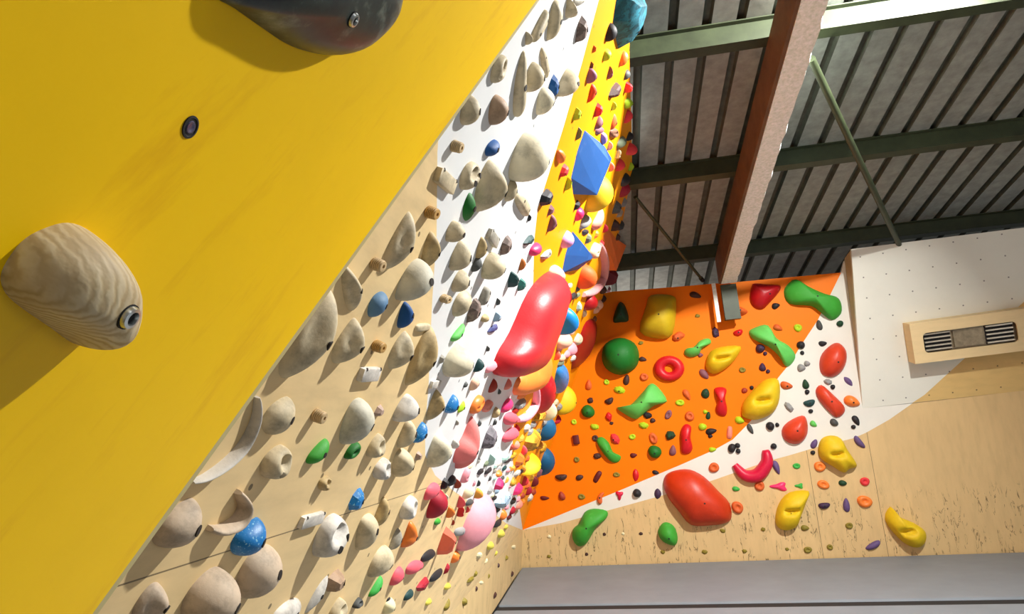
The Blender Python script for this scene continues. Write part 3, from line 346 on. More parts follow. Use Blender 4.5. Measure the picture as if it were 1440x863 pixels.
 ('chip','L',(-0.5111, 3.3964, 0.9073),0.035,0.0486,0.0200,0.0160,'am',302,'foothold','tiny amber foothold, nearest amber one below left of the crumpled gold hold',1,None),
 ('egg','L',(-0.5104, 3.2232, 0.9086),0.036,0.0420,0.0127,0.0127,'pk',303,'foothold','tiny pink foothold, nearest pink one left of the yellow pear hold',1,None),
 ('chip','L',(-0.5031, 3.0685, 0.9242),0.044,0.0609,0.0154,0.0123,'dt',304,'foothold','tiny dark teal foothold, nearest dark teal one left of the yellow pear hold',1,None),
 ('chip','L',(-0.4909, 2.7776, 0.9502),0.059,0.0393,0.0139,0.0111,'pt',305,'foothold','tiny pale teal foothold, second nearest pale teal one below the grey marbled hold',1,None),
 ('chip','L',(-0.4815, 2.5038, 0.9703),0.075,0.0410,0.0146,0.0117,'gg',306,'foothold','tiny grey-green foothold, nearest grey-green one below the grey marbled hold',1,None),
 ('chip','L',(-0.5, 2.9197, 0.9308),0.049,0.0323,0.0135,0.0108,'gr',307,'foothold','tiny grey foothold, nearest grey one above the pale blue crumpled hold',1,None),
 ('chip','L',(-0.5166, 2.8641, 0.8954),0.108,0.0210,0.0157,0.0125,'pt',308,'foothold','tiny pale teal foothold, nearest pale teal one above the pale blue crumpled hold',1,None),
 ('chip','L',(-0.5133, 2.7295, 0.9026),0.116,0.0091,0.0155,0.0124,'dg',309,'foothold','tiny dark grey foothold, nearest dark grey one above left of the pale blue crumpled hold',1,None),
 ('chip','L',(-0.5354, 3.3066, 0.8554),0.080,0.0171,0.0210,0.0168,'am',310,'foothold','tiny amber foothold, nearest amber one above the pale blue crumpled hold',1,None),
 ('chip','L',(-0.5564, 3.5485, 0.8107),0.061,0.0176,0.0186,0.0149,'pk',311,'foothold','tiny pink foothold, nearest pink one above right of the pale blue crumpled hold',1,None),
 ('chip','L',(-0.5633, 3.4374, 0.7959),0.057,0.0184,0.0215,0.0172,'wt',312,'foothold','tiny off-white foothold, nearest off-white one above right of the pale blue crumpled hold',1,None),
 ('chip','L',(-0.5833, 3.6657, 0.7533),0.041,0.0191,0.0227,0.0181,'gr',313,'foothold','tiny grey foothold, nearest grey one above right of the pale blue crumpled hold',1,None),
 ('chip','L',(-0.5495, 3.0809, 0.8253),0.075,0.0238,0.0223,0.0178,'lb',314,'foothold','tiny pale blue foothold, nearest pale blue one above left of the pale blue crumpled hold',1,None),
 ('chip','L',(-0.5547, 2.9956, 0.8142),0.074,0.0212,0.0156,0.0125,'cy',315,'foothold','tiny pale cream foothold, nearest pale cream one above left of the pale blue crumpled hold',1,None),
 ('egg','L',(-0.6177, 4.4291, 0.68),0.015,0.0380,0.0228,0.0228,'rb',316,'foothold','tiny red-brown foothold, nearest red-brown one right of the pale blue crumpled hold',1,None),
 ('chip','L',(-0.619, 4.2371, 0.6773),0.015,0.0278,0.0262,0.0210,'pk',317,'foothold','tiny pink foothold, nearest pink one right of the pale blue crumpled hold',1,None),
 ('chip','L',(-0.6489, 4.6707, 0.6135),-0.000,0.0302,0.0242,0.0194,'og',318,'foothold','tiny orange foothold, nearest orange one right of the pale blue crumpled hold',1,None),
 ('chip','L',(-0.5879, 4.4913, 0.7435),0.113,0.0218,0.0376,0.0301,'ob',319,'foothold','tiny burnt orange foothold, nearest burnt orange one below the yellow pear hold',1,None),
 ('egg','L',(-0.6407, 5.2482, 0.6309),0.074,0.0468,0.0277,0.0277,'rb',320,'foothold','tiny red-brown foothold, nearest red-brown one below the yellow pear hold',1,None),
 ('chip','L',(-0.5668, 5.061, 0.7886),0.306,0.0154,0.0493,0.0395,'mv',321,'foothold','tiny mauve foothold, nearest mauve one below right of the yellow pear hold',1,None),
 ('chip','L',(-0.5747, 2.9224, 0.7716),-0.057,0.0523,0.0128,0.0102,'dg',322,'foothold','tiny dark grey foothold, nearest dark grey one below left of the pale blue crumpled hold',1,None),
 ('chip','L',(-0.6063, 3.175, 0.7042),-0.075,0.0538,0.0164,0.0131,'gr2',323,'foothold','tiny grey-beige foothold, nearest grey-beige one above right of the big pale pink half-moon',1,None),
 ('egg','L',(-0.6174, 3.743, 0.6807),-0.036,0.0459,0.0165,0.0165,'pk',324,'foothold','tiny pink foothold, nearest pink one below right of the pale blue crumpled hold',1,None),
 ('chip','L',(-0.6627, 4.1047, 0.5841),-0.059,0.1132,0.0196,0.0157,'dm',325,'foothold','tiny maroon foothold, nearest maroon one below the pale blue crumpled hold',1,None),
 ('chip','L',(-0.6663, 4.453, 0.5764),-0.055,0.0980,0.0169,0.0135,'be',326,'foothold','tiny beige foothold, nearest beige one below right of the pale blue crumpled hold',1,None),
 ('chip','L',(-0.5684, 2.6165, 0.7852),0.576,0.0047,0.0209,0.0168,'gr2',327,'foothold','tiny grey-beige foothold, nearest grey-beige one above the big pale pink half-moon',1,None),
 ('chip','L',(-0.5559, 2.455, 0.8118),0.616,0.0035,0.0185,0.0148,'cr2',328,'foothold','tiny coral-red foothold, nearest coral-red one above left of the big pale pink half-moon',1,None),
 ('chip','L',(-0.5652, 2.2611, 0.792),0.655,0.0031,0.0149,0.0119,'rb',329,'foothold','tiny red-brown foothold, nearest red-brown one above the coral faceted volume',1,None),
 ('chip','L',(-0.5159, 1.997, 0.8969),0.756,0.0066,0.0152,0.0121,'wt',330,'foothold','tiny off-white foothold, nearest off-white one above right of the dark crimson dome',1,None),
 ('chip','L',(-0.5109, 2.3981, 0.9076),0.135,0.0085,0.0128,0.0103,'pk',331,'foothold','tiny pink foothold, nearest pink one above left of the pale blue crumpled hold',1,None),
 ('chip','L',(-0.4768, 2.1952, 0.9804),0.182,0.0240,0.0144,0.0115,'cy',332,'foothold','tiny pale cream foothold, nearest pale cream one below the pink-coral faceted volume',1,None),
 ('chip','L',(-0.4722, 2.3151, 0.99),0.178,0.0176,0.0140,0.0112,'wt',333,'foothold','tiny off-white foothold, nearest off-white one below right of the pink-coral faceted volume',1,None),
 ('chip','L',(0.0686, 3.6905, 2.1425),0.716,0.0131,0.0390,0.0312,'cr2',334,'foothold','small coral-red foothold, nearest coral-red one left of the orange-salmon faceted volume',1,None),
 ('chip','L',(0.0451, 3.3259, 2.0924),0.456,0.0226,0.0261,0.0209,'og',335,'foothold','tiny orange foothold, nearest orange one above left of the orange-salmon faceted volume',1,None),
 ('chip','L',(-0.0805, 3.3702, 1.8248),3.127,0.0436,0.0265,0.0212,'dg',336,'foothold','small dark grey foothold, nearest dark grey one below left of the dusty pink curve',1,None),
 ('chip','L',(-0.1127, 3.0258, 1.7562),0.292,0.1210,0.0170,0.0136,'be',337,'foothold','small beige foothold, nearest beige one left of the orange ball with a whitish top',1,None),
 ('chip','L',(-0.0894, 3.4972, 1.8058),0.269,0.0982,0.0184,0.0147,'gg',338,'foothold','tiny grey-green foothold, nearest grey-green one below left of the orange ball with a whitish top',1,None),
 ('chip','L',(-0.0757, 4.2261, 1.835),3.133,0.1165,0.0272,0.0217,'be',339,'foothold','small beige foothold, nearest beige one above right of the bright blue ball',1,None),
 ('chip','L',(0.0727, 5.3796, 2.1512),0.305,0.1210,0.0411,0.0328,'db',340,'foothold','small dark brown foothold, nearest dark brown one above left of the dark green pointed hold',1,None),
 ('chip','L',(0.1277, 5.5681, 2.2683),0.535,0.0428,0.0393,0.0315,'mv',341,'foothold','tiny mauve foothold, nearest mauve one below right of the dusty pink curve',1,None),
 ('chip','L',(0.1092, 4.5982, 2.2289),0.622,0.0171,0.0364,0.0292,'db',342,'foothold','tiny dark brown foothold, nearest dark brown one above right of the dusty pink curve',1,None),
 ('chip','L',(0.2198, 4.1043, 2.4646),2.907,0.0135,0.0462,0.0370,'gr2',343,'foothold','small grey-beige foothold, nearest grey-beige one below right of the large yellow dome',1,None),
 ('chip','L',(0.2416, 4.5317, 2.5112),2.938,0.0162,0.0509,0.0407,'dg',344,'foothold','small dark grey foothold, nearest dark grey one above the orange-salmon faceted volume',1,None),
 ('chip','L',(0.2107, 4.6001, 2.4452),1.505,0.0278,0.0448,0.0358,'db',345,'foothold','small dark brown foothold, nearest dark brown one above right of the orange-salmon faceted volume',1,None),
 ('chip','L',(0.2566, 4.1373, 2.543),2.927,0.0114,0.0469,0.0375,'gr',346,'foothold','tiny grey foothold, nearest grey one right of the large yellow dome',1,None),
 ('chip','L',(-0.2026, 4.1294, 1.5646),0.168,0.1058,0.0235,0.0188,'rb',347,'foothold','tiny red-brown foothold, nearest red-brown one below left of the long dark red dome',1,None),
 ('chip','L',(-0.1787, 5.1097, 1.6155),0.148,0.1210,0.0349,0.0288,'cr2',348,'foothold','tiny coral-red foothold, nearest coral-red one below left of the long dark red dome',1,None),
 ('egg','L',(-0.2288, 3.8388, 1.5087),0.165,0.0924,0.0233,0.0233,'pc',349,'foothold','tiny peach foothold, nearest peach one above the blue dome over the yellow',1,None),
 ('chip','L',(-0.2197, 3.5557, 1.528),0.183,0.1154,0.0221,0.0177,'pk',350,'foothold','small pink foothold, nearest pink one left of the long dark red dome',1,None),
 ('egg','L',(-0.1579, 3.8213, 1.6597),0.207,0.0860,0.0234,0.0234,'pc',351,'foothold','tiny peach foothold, nearest peach one below right of the bright blue ball',1,None),
 ('chip','L',(0.0741, 1.7148, 2.1543),1.113,0.0038,0.0149,0.0119,'ob',352,'foothold','tiny burnt orange foothold, nearest burnt orange one above the round mauve hold',1,None),
 ('chip','L',(0.1752, 2.0342, 2.3696),1.065,0.0057,0.0150,0.0120,'dg',353,'foothold','tiny dark grey foothold, nearest dark grey one below the turquoise volume at the top',1,None),
 ('chip','L',(0.0633, 1.7588, 2.1311),1.098,0.0035,0.0146,0.0116,'br',354,'foothold','tiny brown foothold, nearest brown one above the round mauve hold',1,None),
 ('ridge','L',(0.0414, 2.3867, 2.0845),0.000,0.0000,0.0000,0.0700,'bl6',355,'wall_volume','huge blue teardrop volume with a dark shaded face on the orange stripe',0,[(-0.362, -0.0309), (0.166, 0.1644), (0.5174, 0.2202), (0.458, 0.1095), (-0.1373, -0.1806), (-0.2899, -0.1786), (-0.3523, -0.1039)]),
 ('rock','L',(0.1963, 1.9809, 2.4145),0.000,0.0000,0.0000,0.0700,'tq',356,'faceted_hold','large turquoise rock-like volume at the top edge of the photo',0,[(-0.2294, -0.0695), (0.0206, 0.125), (0.1233, 0.1243), (0.1584, 0.0536), (0.1031, -0.0438), (-0.033, -0.0827), (-0.1431, -0.1069)]),
 ('slab','L',(-0.2459, 2.2915, 1.4723),0.000,0.0000,0.0000,0.1200,'rd3',357,'wall_volume','longest coral-red volume, a fat slanted wedge where white meets orange',0,[(0.1288, 0.2294), (0.1778, 0.1989), (0.2062, 0.0924), (0.2079, -0.0309), (0.2032, -0.0939), (0.1874, -0.1594), (-0.2652, -0.2293), (-0.3347, -0.1698), (-0.2656, -0.0852), (-0.2111, 0.0689), (-0.0345, 0.1789)]),
 ('dome','L',(-0.3072, 2.8737, 1.3416),0.000,0.0000,0.0000,0.0750,'og',358,'sloper_hold','large glossy orange rounded volume under the long coral-red one',0,[(-0.0561, 0.1177), (0.2222, 0.1167), (0.3627, 0.0578), (0.2977, -0.031), (0.0948, -0.0823), (-0.3076, -0.1241), (-0.3819, -0.0694), (-0.2318, 0.0148)]),
 ('tri','L',(-0.4447, 1.9372, 1.0486),0.369,0.0366,0.0702,0.0570,'cl2',359,'wedge_hold','pink and coral faceted volume, alone at the foot of the white band',0,None),
 ('egg','L',(-0.5803, 2.6587, 0.7598),0.405,0.1582,0.0949,0.0947,'pk2',360,'rounded_hold','big pale pink half-moon volume on bare wood near the corner',0,None),
 ('wedge','L',(-0.0587, 2.9121, 1.8711),0.000,0.0000,0.0000,0.0700,'bl6',361,'wall_volume','blue pointed volume below the purple and white hold, left of a grey one',0,[(-0.3746, 0.0011), (0.1412, 0.0951), (0.5472, 0.1463), (0.2734, 0.0049), (-0.251, -0.1543), (-0.3362, -0.093)]),
 ('dome','L',(-0.1108, 5.0832, 1.7601),0.000,0.0000,0.0000,0.0700,'rd2',362,'sloper_hold','long dark red dome against the far orange wall',0,[(0.253, 0.2251), (0.667, 0.1047), (0.4842, -0.0788), (-0.3371, -0.262), (-0.56, -0.075), (-0.507, 0.086)]),
 ('arc','L',(-0.431, 0.6933, 1.0779),0.000,0.0039,0.0000,0.0160,'wt',363,'crescent_hold','long thin pale tusk-shaped hold beside the yellow panel',0,[(0.0144, 0.0597), (0.0275, 0.0335), (0.0241, 0.0025), (0.0039, -0.0201), (-0.0232, -0.0351), (-0.0467, -0.0405)]),
 ('arc','L',(-0.4686, 0.7516, 0.9977),0.000,0.0063,0.0000,0.0220,'pi',364,'crescent_hold','pinkish beige hook-shaped hold lower left wall',0,[(-0.0005, 0.0288), (0.024, 0.0098), (0.0198, -0.0107), (-0.0083, -0.0173), (-0.035, -0.0107)]),
 ('arc','L',(-0.3711, 3.0821, 1.2055),0.000,0.0225,0.0000,0.0400,'pk2',365,'crescent_hold','pink curved hold around a grey one, right of the hot pink hold',0,[(0.0338, 0.1007), (0.1771, 0.023), (0.0317, -0.0487), (-0.2426, -0.075)]),
 ('arc','L',(0.025, 4.0385, 2.0496),0.000,0.0294,0.0000,0.0500,'pk3',366,'crescent_hold','dusty pink curved volume wrapped around the orange ball',0,[(-0.3789, 0.0901), (0.1725, 0.1399), (0.4566, 0.0868), (0.1765, -0.0761), (-0.4267, -0.2408)]),
 ('arc','B',(1.095, 5.3811, 0.7085),0.000,0.0512,0.0000,0.0700,'mt',367,'crescent_hold','magenta crescent hold straddling the white stripe',3,[(0.1054, 0.1063), (0.1026, 0.0138), (0.0209, -0.0785), (-0.0788, -0.0723), (-0.1501, 0.0308)]),
 ('egg','B',(0.212, 5.426, 2.0206),0.000,0.0000,0.0000,0.1000,'dgn',368,'rounded_hold','dark green pointed hold in shade at the top left of the far orange wall',4,[(-0.0738, -0.0601), (-0.033, 0.0521), (0.0101, 0.1), (0.0478, 0.046), (0.0579, -0.0639), (-0.0091, -0.0741)]),
 ('ball','B',(0.5258, 5.3935, 1.9667),0.000,0.0000,0.0000,0.1800,'yo',369,'ball_hold','dull yellow upright barrel volume half in shade near the roof',3,[(-0.0482, 0.1761), (0.1237, 0.1507), (0.1467, 0.0694), (0.0867, -0.1714), (-0.0319, -0.1935), (-0.1751, -0.1169), (-0.1019, 0.0856)]),
 ('ball','B',(0.1674, 5.4454, 1.6632),0.000,0.0000,0.0000,0.2000,'gn',370,'ball_hold','big green ball on the far orange wall',3,[(-0.1536, 0.0135), (-0.1095, 0.1163), (0.0164, 0.1539), (0.1289, 0.097), (0.157, -0.0141), (0.1096, -0.1164), (-0.0193, -0.1569), (-0.1295, -0.0934)]),
 ('bone','B',(0.791, 5.3764, 1.6625),0.000,0.0000,0.0000,0.0800,'lg',371,'bone_shaped_hold','small light green bone-shaped hold',4,[(-0.1085, -0.0347), (-0.0865, 0.0041), (-0.029, 0.0095), (0.0332, 0.059), (0.1013, 0.0675), (0.113, 0.0262), (0.0423, -0.0048), (0.0017, -0.0583), (-0.0674, -0.0684)]),
 ('bone','B',(0.3026, 5.4467, 1.2586),0.000,0.0000,0.0000,0.1200,'lg',372,'bone_shaped_hold','light green bow-tie hold tilted on the far orange wall, under the green ball',3,[(-0.2098, -0.0185), (-0.1048, -0.0104), (0.0096, 0.0845), (0.0877, 0.1533), (0.1463, 0.1126), (0.2008, -0.003), (0.0944, -0.0283), (0.0004, -0.0898), (-0.072, -0.1242), (-0.1526, -0.0763)]),
 ('loop','B',(0.9638, 5.3619, 1.5478),0.000,0.0000,0.0000,0.1200,'yl',373,'folded_hold','yellow folded hold right of the red ring',3,[(-0.1262, -0.024), (-0.0802, 0.0699), (0.0174, 0.1041), (0.1617, 0.0913), (0.1309, 0.0155), (0.0517, -0.06), (-0.0483, -0.1071), (-0.107, -0.0897)]),
 ('dome','B',(1.3517, 5.2993, 2.035),0.000,0.0000,0.0000,0.0800,'dr',374,'sloper_hold','deep red flat volume next to the end of the ceiling beam',3,[(-0.0773, 0.0797), (-0.0483, 0.098), (0.0445, 0.0763), (0.1364, 0.0548), (0.1197, 0.0013), (0.0428, -0.0712), (-0.024, -0.121), (-0.0857, -0.0956), (-0.1082, -0.0223)]),
 ('bone','B',(1.7198, 5.2621, 1.9477),0.000,0.0000,0.0000,0.1100,'gn2',375,'bone_shaped_hold','largest green bone-shaped volume, at the top right corner of the orange',3,[(-0.2142, 0.0888), (-0.1612, 0.1575), (-0.1054, 0.1731), (-0.036, 0.1107), (0.0778, 0.0335), (0.1608, -0.004), (0.188, -0.0589), (0.1738, -0.1392), (0.1015, -0.1817), (0.0348, -0.1161), (-0.0334, -0.0504), (-0.1866, -0.0135)]),
 ('bone','B',(1.3738, 5.3135, 1.6233),0.000,0.0000,0.0000,0.1100,'lg',376,'bone_shaped_hold','light green arched bone-shaped volume left of the black holds',3,[(-0.1711, 0.1264), (-0.1013, 0.1587), (-0.0223, 0.1594), (0.0254, 0.05), (0.1067, -0.0188), (0.1467, -0.0973), (0.1152, -0.1591), (0.0637, -0.1794), (0.0239, -0.0905), (-0.0444, -0.009), (-0.1425, 0.0595)]),
 ('leaf','B',(1.16, 5.3253, 1.9181),0.000,0.0000,0.0000,0.0800,'ob',377,'blade_hold','mid-sized burnt orange blade-shaped hold, nearest burnt orange one below left of the deep red volume',4,[(-0.0686, 0.0202), (-0.0022, 0.0426), (0.0565, -0.0018), (0.0348, -0.0282), (-0.0206, -0.0328)]),
 ('loop','B',(1.2115, 5.3488, 1.1911),0.000,0.0000,0.0000,0.1400,'yl',378,'folded_hold','big yellow folded volume at the orange and white border',3,[(-0.1508, -0.0871), (-0.1269, 0.0062), (-0.0209, 0.109), (0.0708, 0.1679), (0.1582, 0.154), (0.1466, 0.0099), (0.0815, -0.0955), (-0.0404, -0.141), (-0.1182, -0.1234)]),
 ('bone','B',(0.9212, 5.3799, 1.2161),0.000,0.0000,0.0000,0.0600,'rd',379,'bone_shaped_hold','red bow-tie hold standing upright',4,[(-0.0425, 0.1024), (0.0197, 0.1136), (0.0535, 0.0877), (0.0337, 0.0214), (0.0376, -0.0637), (0.0142, -0.1181), (-0.037, -0.1026), (-0.0527, -0.0561), (-0.0266, 0.0154)]),
 ('bean','B',(0.6171, 5.4247, 0.9392),0.000,0.0000,0.0000,0.0600,'rd',380,'bean_shaped_hold','red bean-shaped hold standing upright',4,[(-0.0371, 0.0749), (0.0082, 0.1225), (0.0496, 0.0964), (0.0332, 0.0128), (0.0388, -0.0706), (0.0055, -0.1125), (-0.049, -0.1033), (-0.0493, -0.0202)]),
 ('egg','B',(1.7848, 5.2747, 1.4574),0.000,0.0000,0.0000,0.1000,'vm',381,'rounded_hold','vermilion egg-shaped volume on the white stripe',3,[(-0.1051, -0.0219), (-0.0721, 0.0582), (0.0083, 0.1216), (0.0631, 0.1247), (0.1001, 0.0638), (0.0885, -0.0229), (0.0432, -0.0937), (-0.0294, -0.1293), (-0.0966, -0.1005)]),
 ('long','B',(1.7136, 5.2952, 1.1431),0.000,0.0000,0.0000,0.0700,'vm',382,'rail_hold','vermilion capsule hold slanting down to the right',3,[(-0.0876, 0.0987), (-0.0413, 0.1329), (0.0234, 0.0609), (0.0914, -0.0376), (0.0874, -0.0913), (0.0311, -0.1245), (-0.0219, -0.0714), (-0.0824, 0.0323)]),
 ('tri','B',(1.437, 5.3339, 0.9416),0.000,0.0000,0.0000,0.0900,'vm',383,'wedge_hold','vermilion rounded triangle at the middle of the white stripe',4,[(-0.1006, 0.0125), (-0.0446, 0.0738), (0.0642, 0.1144), (0.0942, 0.0695), (0.0821, -0.0266), (0.0289, -0.0882), (-0.0339, -0.096), (-0.0904, -0.0593)]),
 ('loop','B',(1.6954, 5.3131, 0.7466),0.000,0.0000,0.0000,0.1200,'yl',384,'folded_hold','yellow horseshoe fold at the edge of white and wood',3,[(-0.1218, 0.0434), (-0.0844, 0.1212), (-0.0152, 0.1429), (0.051, 0.1164), (0.0819, 0.031), (0.1317, -0.09), (0.0728, -0.1141), (0.0318, -0.1388), (-0.0407, -0.0847), (-0.1073, -0.0271)]),
 ('loop','B',(1.3189, 5.3711, 0.3412),0.000,0.0000,0.0000,0.1200,'yl',385,'folded_hold','yellow teardrop fold low on the wood',3,[(-0.1231, -0.0499), (-0.0805, 0.0645), (0.0086, 0.1448), (0.1468, 0.1476), (0.1182, 0.0721), (0.068, -0.0251), (0.0211, -0.1077), (-0.051, -0.1341), (-0.1079, -0.1123)]),
 ('loop','B',(2.0863, 5.2927, 0.1791),0.000,0.0000,0.0000,0.1200,'yl',386,'folded_hold','yellow fold lowest and farthest right on the wood',3,[(-0.1342, 0.0775), (-0.0811, 0.1666), (-0.0448, 0.0988), (0.0534, 0.0446), (0.1143, -0.0151), (0.1071, -0.0814), (0.0595, -0.1255), (-0.0043, -0.1139), (-0.07, -0.0516)]),
 ('dome','B',(0.6343, 5.4412, 0.4833),0.000,0.0000,0.0000,0.1600,'og5',387,'sloper_hold','largest red-orange volume, a rounded mass low on the far wall',3,[(-0.2403, 0.1103), (-0.2139, 0.187), (-0.1311, 0.221), (-0.0199, 0.2195), (0.0821, 0.1576), (0.1755, 0.0424), (0.2475, -0.0544), (0.247, -0.1659), (0.1933, -0.2044), (0.0844, -0.2159), (-0.0661, -0.2058), (-0.1448, -0.1002), (-0.2137, 0.0088)]),
 ('egg','B',(0.3849, 5.4795, 0.2172),0.000,0.0000,0.0000,0.1000,'gn2',388,'rounded_hold','green oval hold low on the wood',4,[(-0.0776, 0.0162), (-0.0424, 0.0751), (0.0041, 0.0895), (0.0552, 0.0544), (0.0728, -0.0261), (0.0494, -0.0865), (-0.005, -0.0792), (-0.0565, -0.0435)]),
 ('bone','B',(-0.2465, 5.5458, 0.3065),0.000,0.0000,0.0000,0.1200,'gn2',389,'bone_shaped_hold','green bone-shaped hold low on the wood near the corner',3,[(-0.0153, 0.1086), (0.0642, 0.1331), (0.1674, 0.111), (0.1611, 0.0551), (0.0651, -0.0193), (-0.0234, -0.136), (-0.0931, -0.1571), (-0.1357, -0.1007), (-0.1253, -0.0215), (-0.0649, 0.0268)]),
 ('bone','B',(-0.0073, 5.4956, 0.8955),0.000,0.0000,0.0000,0.0600,'gn2',390,'bone_shaped_hold','green bone-shaped hold small and tilted, mid orange wall',4,[(-0.0991, 0.0872), (-0.0507, 0.1166), (0.0029, 0.066), (0.0295, -0.0112), (0.0896, -0.05), (0.0669, -0.0944), (0.0112, -0.0942), (-0.0503, -0.0201)]),
 ('donut','B',(0.5501, 5.4088, 1.5191),-0.102,0.1224,0.1056,0.0528,'rd',391,'ring_hold','red ring-shaped hold with an orange centre',4,None),
 ('ball','B',(-0.1494, 5.4979, 1.2298),-0.086,0.0582,0.0515,0.0605,'gn',392,'foothold','small dark green foothold, nearest dark green one below right of the yellow end dome',5,None),
 ('ball','B',(0.3578, 5.4566, 0.861),-0.071,0.0517,0.0525,0.0605,'gn',393,'foothold','small dark green foothold, nearest dark green one right of the tilted small green bone',5,None),
 ('egg','B',(1.4232, 5.3028, 1.7533),-0.682,0.0373,0.0240,0.0240,'ob',394,'foothold','small burnt orange foothold, nearest burnt orange one above the arched green bone',5,None),
 ('pocket','B',(1.5689, 5.2873, 1.7359),-0.118,0.0299,0.0323,0.0242,'lm',395,'foothold','small lime foothold, nearest lime one above right of the arched green bone',5,None),
 ('bean','B',(1.1219, 5.3362, 1.7511),0.159,0.0379,0.0325,0.0292,'rd',396,'foothold','small red foothold, nearest red one above right of the yellow fold by the red ring',5,None),
 ('egg','B',(1.4321, 5.2947, 1.93),0.154,0.0312,0.0250,0.0250,'bk',397,'foothold','small black foothold, nearest black one below right of the deep red volume',5,None),
 ('egg','B',(0.3488, 5.4272, 1.6168),-0.373,0.0324,0.0195,0.0195,'db',398,'foothold','small dark brown foothold, nearest dark brown one right of the big green ball',5,None),
 ('egg','B',(0.1968, 5.4502, 1.4615),1.196,0.0440,0.0261,0.0261,'db',399,'foothold','small dark brown foothold, nearest dark brown one below the big green ball',5,None),
 ('pocket','B',(0.3426, 5.4338, 1.4692),-0.099,0.0332,0.0338,0.0253,'ob',400,'foothold','small burnt orange foothold, nearest burnt orange one above the green bow-tie',5,None),
 ('pocket','B',(0.0304, 5.4688, 1.458),-0.097,0.0237,0.0238,0.0179,'lm',401,'foothold','tiny lime foothold, nearest lime one below left of the big green ball',5,None),
 ('egg','B',(-0.1208, 5.4859, 1.4487),1.375,0.0470,0.0249,0.0249,'ob',402,'foothold','small burnt orange foothold, nearest burnt orange one above right of the yellow end dome',5,None),
 ('rock','B',(0.1289, 5.4609, 1.3822),-0.270,0.0477,0.0317,0.0286,'lm',403,'foothold','small lime foothold, nearest lime one above left of the green bow-tie',5,None),
 ('chip','B',(-0.1194, 5.491, 1.3189),-0.090,0.0303,0.0307,0.0246,'db',404,'foothold','tiny dark brown foothold, nearest dark brown one right of the yellow end dome',5,None),
 ('bean','B',(0.0363, 5.4744, 1.3021),0.255,0.0380,0.0329,0.0296,'db',405,'foothold','small dark brown foothold, nearest dark brown one left of the green bow-tie',5,None),
 ('rock','B',(0.0184, 5.4816, 1.1713),1.635,0.0438,0.0294,0.0264,'rd',406,'foothold','small red foothold, nearest red one above the tilted small green bone',5,None),
 ('chip','B',(0.0347, 5.4821, 1.116),-0.081,0.0194,0.0157,0.0126,'db',407,'foothold','tiny dark brown foothold, nearest dark brown one above the tilted small green bone',5,None),
 ('rock','B',(0.335, 5.4472, 1.1566),-0.440,0.0420,0.0308,0.0277,'bk',408,'foothold','small black foothold, nearest black one below the green bow-tie',5,None),
 ('egg','B',(0.3713, 5.445, 1.1108),-0.082,0.0239,0.0188,0.0188,'db',409,'foothold','tiny dark brown foothold, nearest dark brown one below right of the green bow-tie',5,None),
 ('pocket','B',(0.4999, 5.4293, 1.1469),0.939,0.0391,0.0260,0.0195,'mv',410,'foothold','small mauve foothold, nearest mauve one below right of the green bow-tie',5,None),
 ('egg','B',(0.6639, 5.4053, 1.2938),-1.178,0.0455,0.0254,0.0254,'ob',411,'foothold','small burnt orange foothold, nearest burnt orange one below right of the red ring',5,None),
 ('pocket','B',(0.6022, 5.4145, 1.2349),-0.089,0.0348,0.0270,0.0203,'lm',412,'foothold','small lime foothold, nearest lime one below the red ring',5,None),
 ('egg','B',(0.8092, 5.3893, 1.2916),1.272,0.0420,0.0309,0.0309,'dgn',413,'foothold','small dark green foothold, nearest dark green one above left of the red bow-tie',5,None),
 ('pocket','B',(0.6642, 5.4122, 1.1207),-0.629,0.0375,0.0382,0.0287,'ob',414,'foothold','small burnt orange foothold, nearest burnt orange one above the red bean',5,None),
 ('egg','B',(0.808, 5.3966, 1.1134),1.271,0.0329,0.0173,0.0173,'dgn',415,'foothold','small dark green foothold, nearest dark green one below left of the red bow-tie',5,None),
 ('egg','B',(0.7902, 5.3973, 1.1446),-0.086,0.0183,0.0171,0.0171,'lm',416,'foothold','tiny lime foothold, nearest lime one below left of the red bow-tie',5,None),
 ('egg','B',(0.8184, 5.3821, 1.4445),-1.046,0.0482,0.0275,0.0275,'mv',417,'foothold','small mauve foothold, nearest mauve one below left of the yellow fold by the red ring',5,None),
 ('egg','B',(0.8091, 5.3768, 1.6025),-0.108,0.0213,0.0200,0.0200,'mv',418,'foothold','tiny mauve foothold, nearest mauve one below right of the small green bone',5,None),
 ('pocket','B',(-0.2764, 5.515, 1.1529),-0.082,0.0249,0.0228,0.0171,'lm',419,'foothold','tiny lime foothold, nearest lime one below the yellow end dome',5,None),
 ('rock','B',(-0.1076, 5.4985, 1.0999),-0.427,0.0454,0.0276,0.0248,'lm',420,'foothold','small lime foothold, nearest lime one above left of the tilted small green bone',5,None),
 ('rock','B',(0.2956, 5.4547, 1.0779),-0.257,0.0430,0.0297,0.0267,'lm',421,'foothold','small lime foothold, nearest lime one below the green bow-tie',5,None),
 ('chip','B',(0.3462, 5.4219, 1.7533),0.242,0.0259,0.0175,0.0140,'ol',422,'foothold','tiny olive foothold, nearest olive one above right of the big green ball',5,None),
 ('block','B',(-0.2722, 5.5205, 1.0057),1.645,0.0372,0.0255,0.0229,'dm',423,'block_hold','small maroon block, nearest maroon one left of the tilted small green bone',4,None),
 ('pocket','B',(-0.1116, 5.5027, 1.0048),-0.076,0.0271,0.0257,0.0193,'db',424,'foothold','tiny dark brown foothold, nearest dark brown one above left of the tilted small green bone',5,None),
 ('rock','B',(0.05, 5.4856, 0.9871),-0.965,0.0525,0.0353,0.0317,'cr2',425,'foothold','small coral-red foothold, nearest coral-red one above right of the tilted small green bone',5,None),
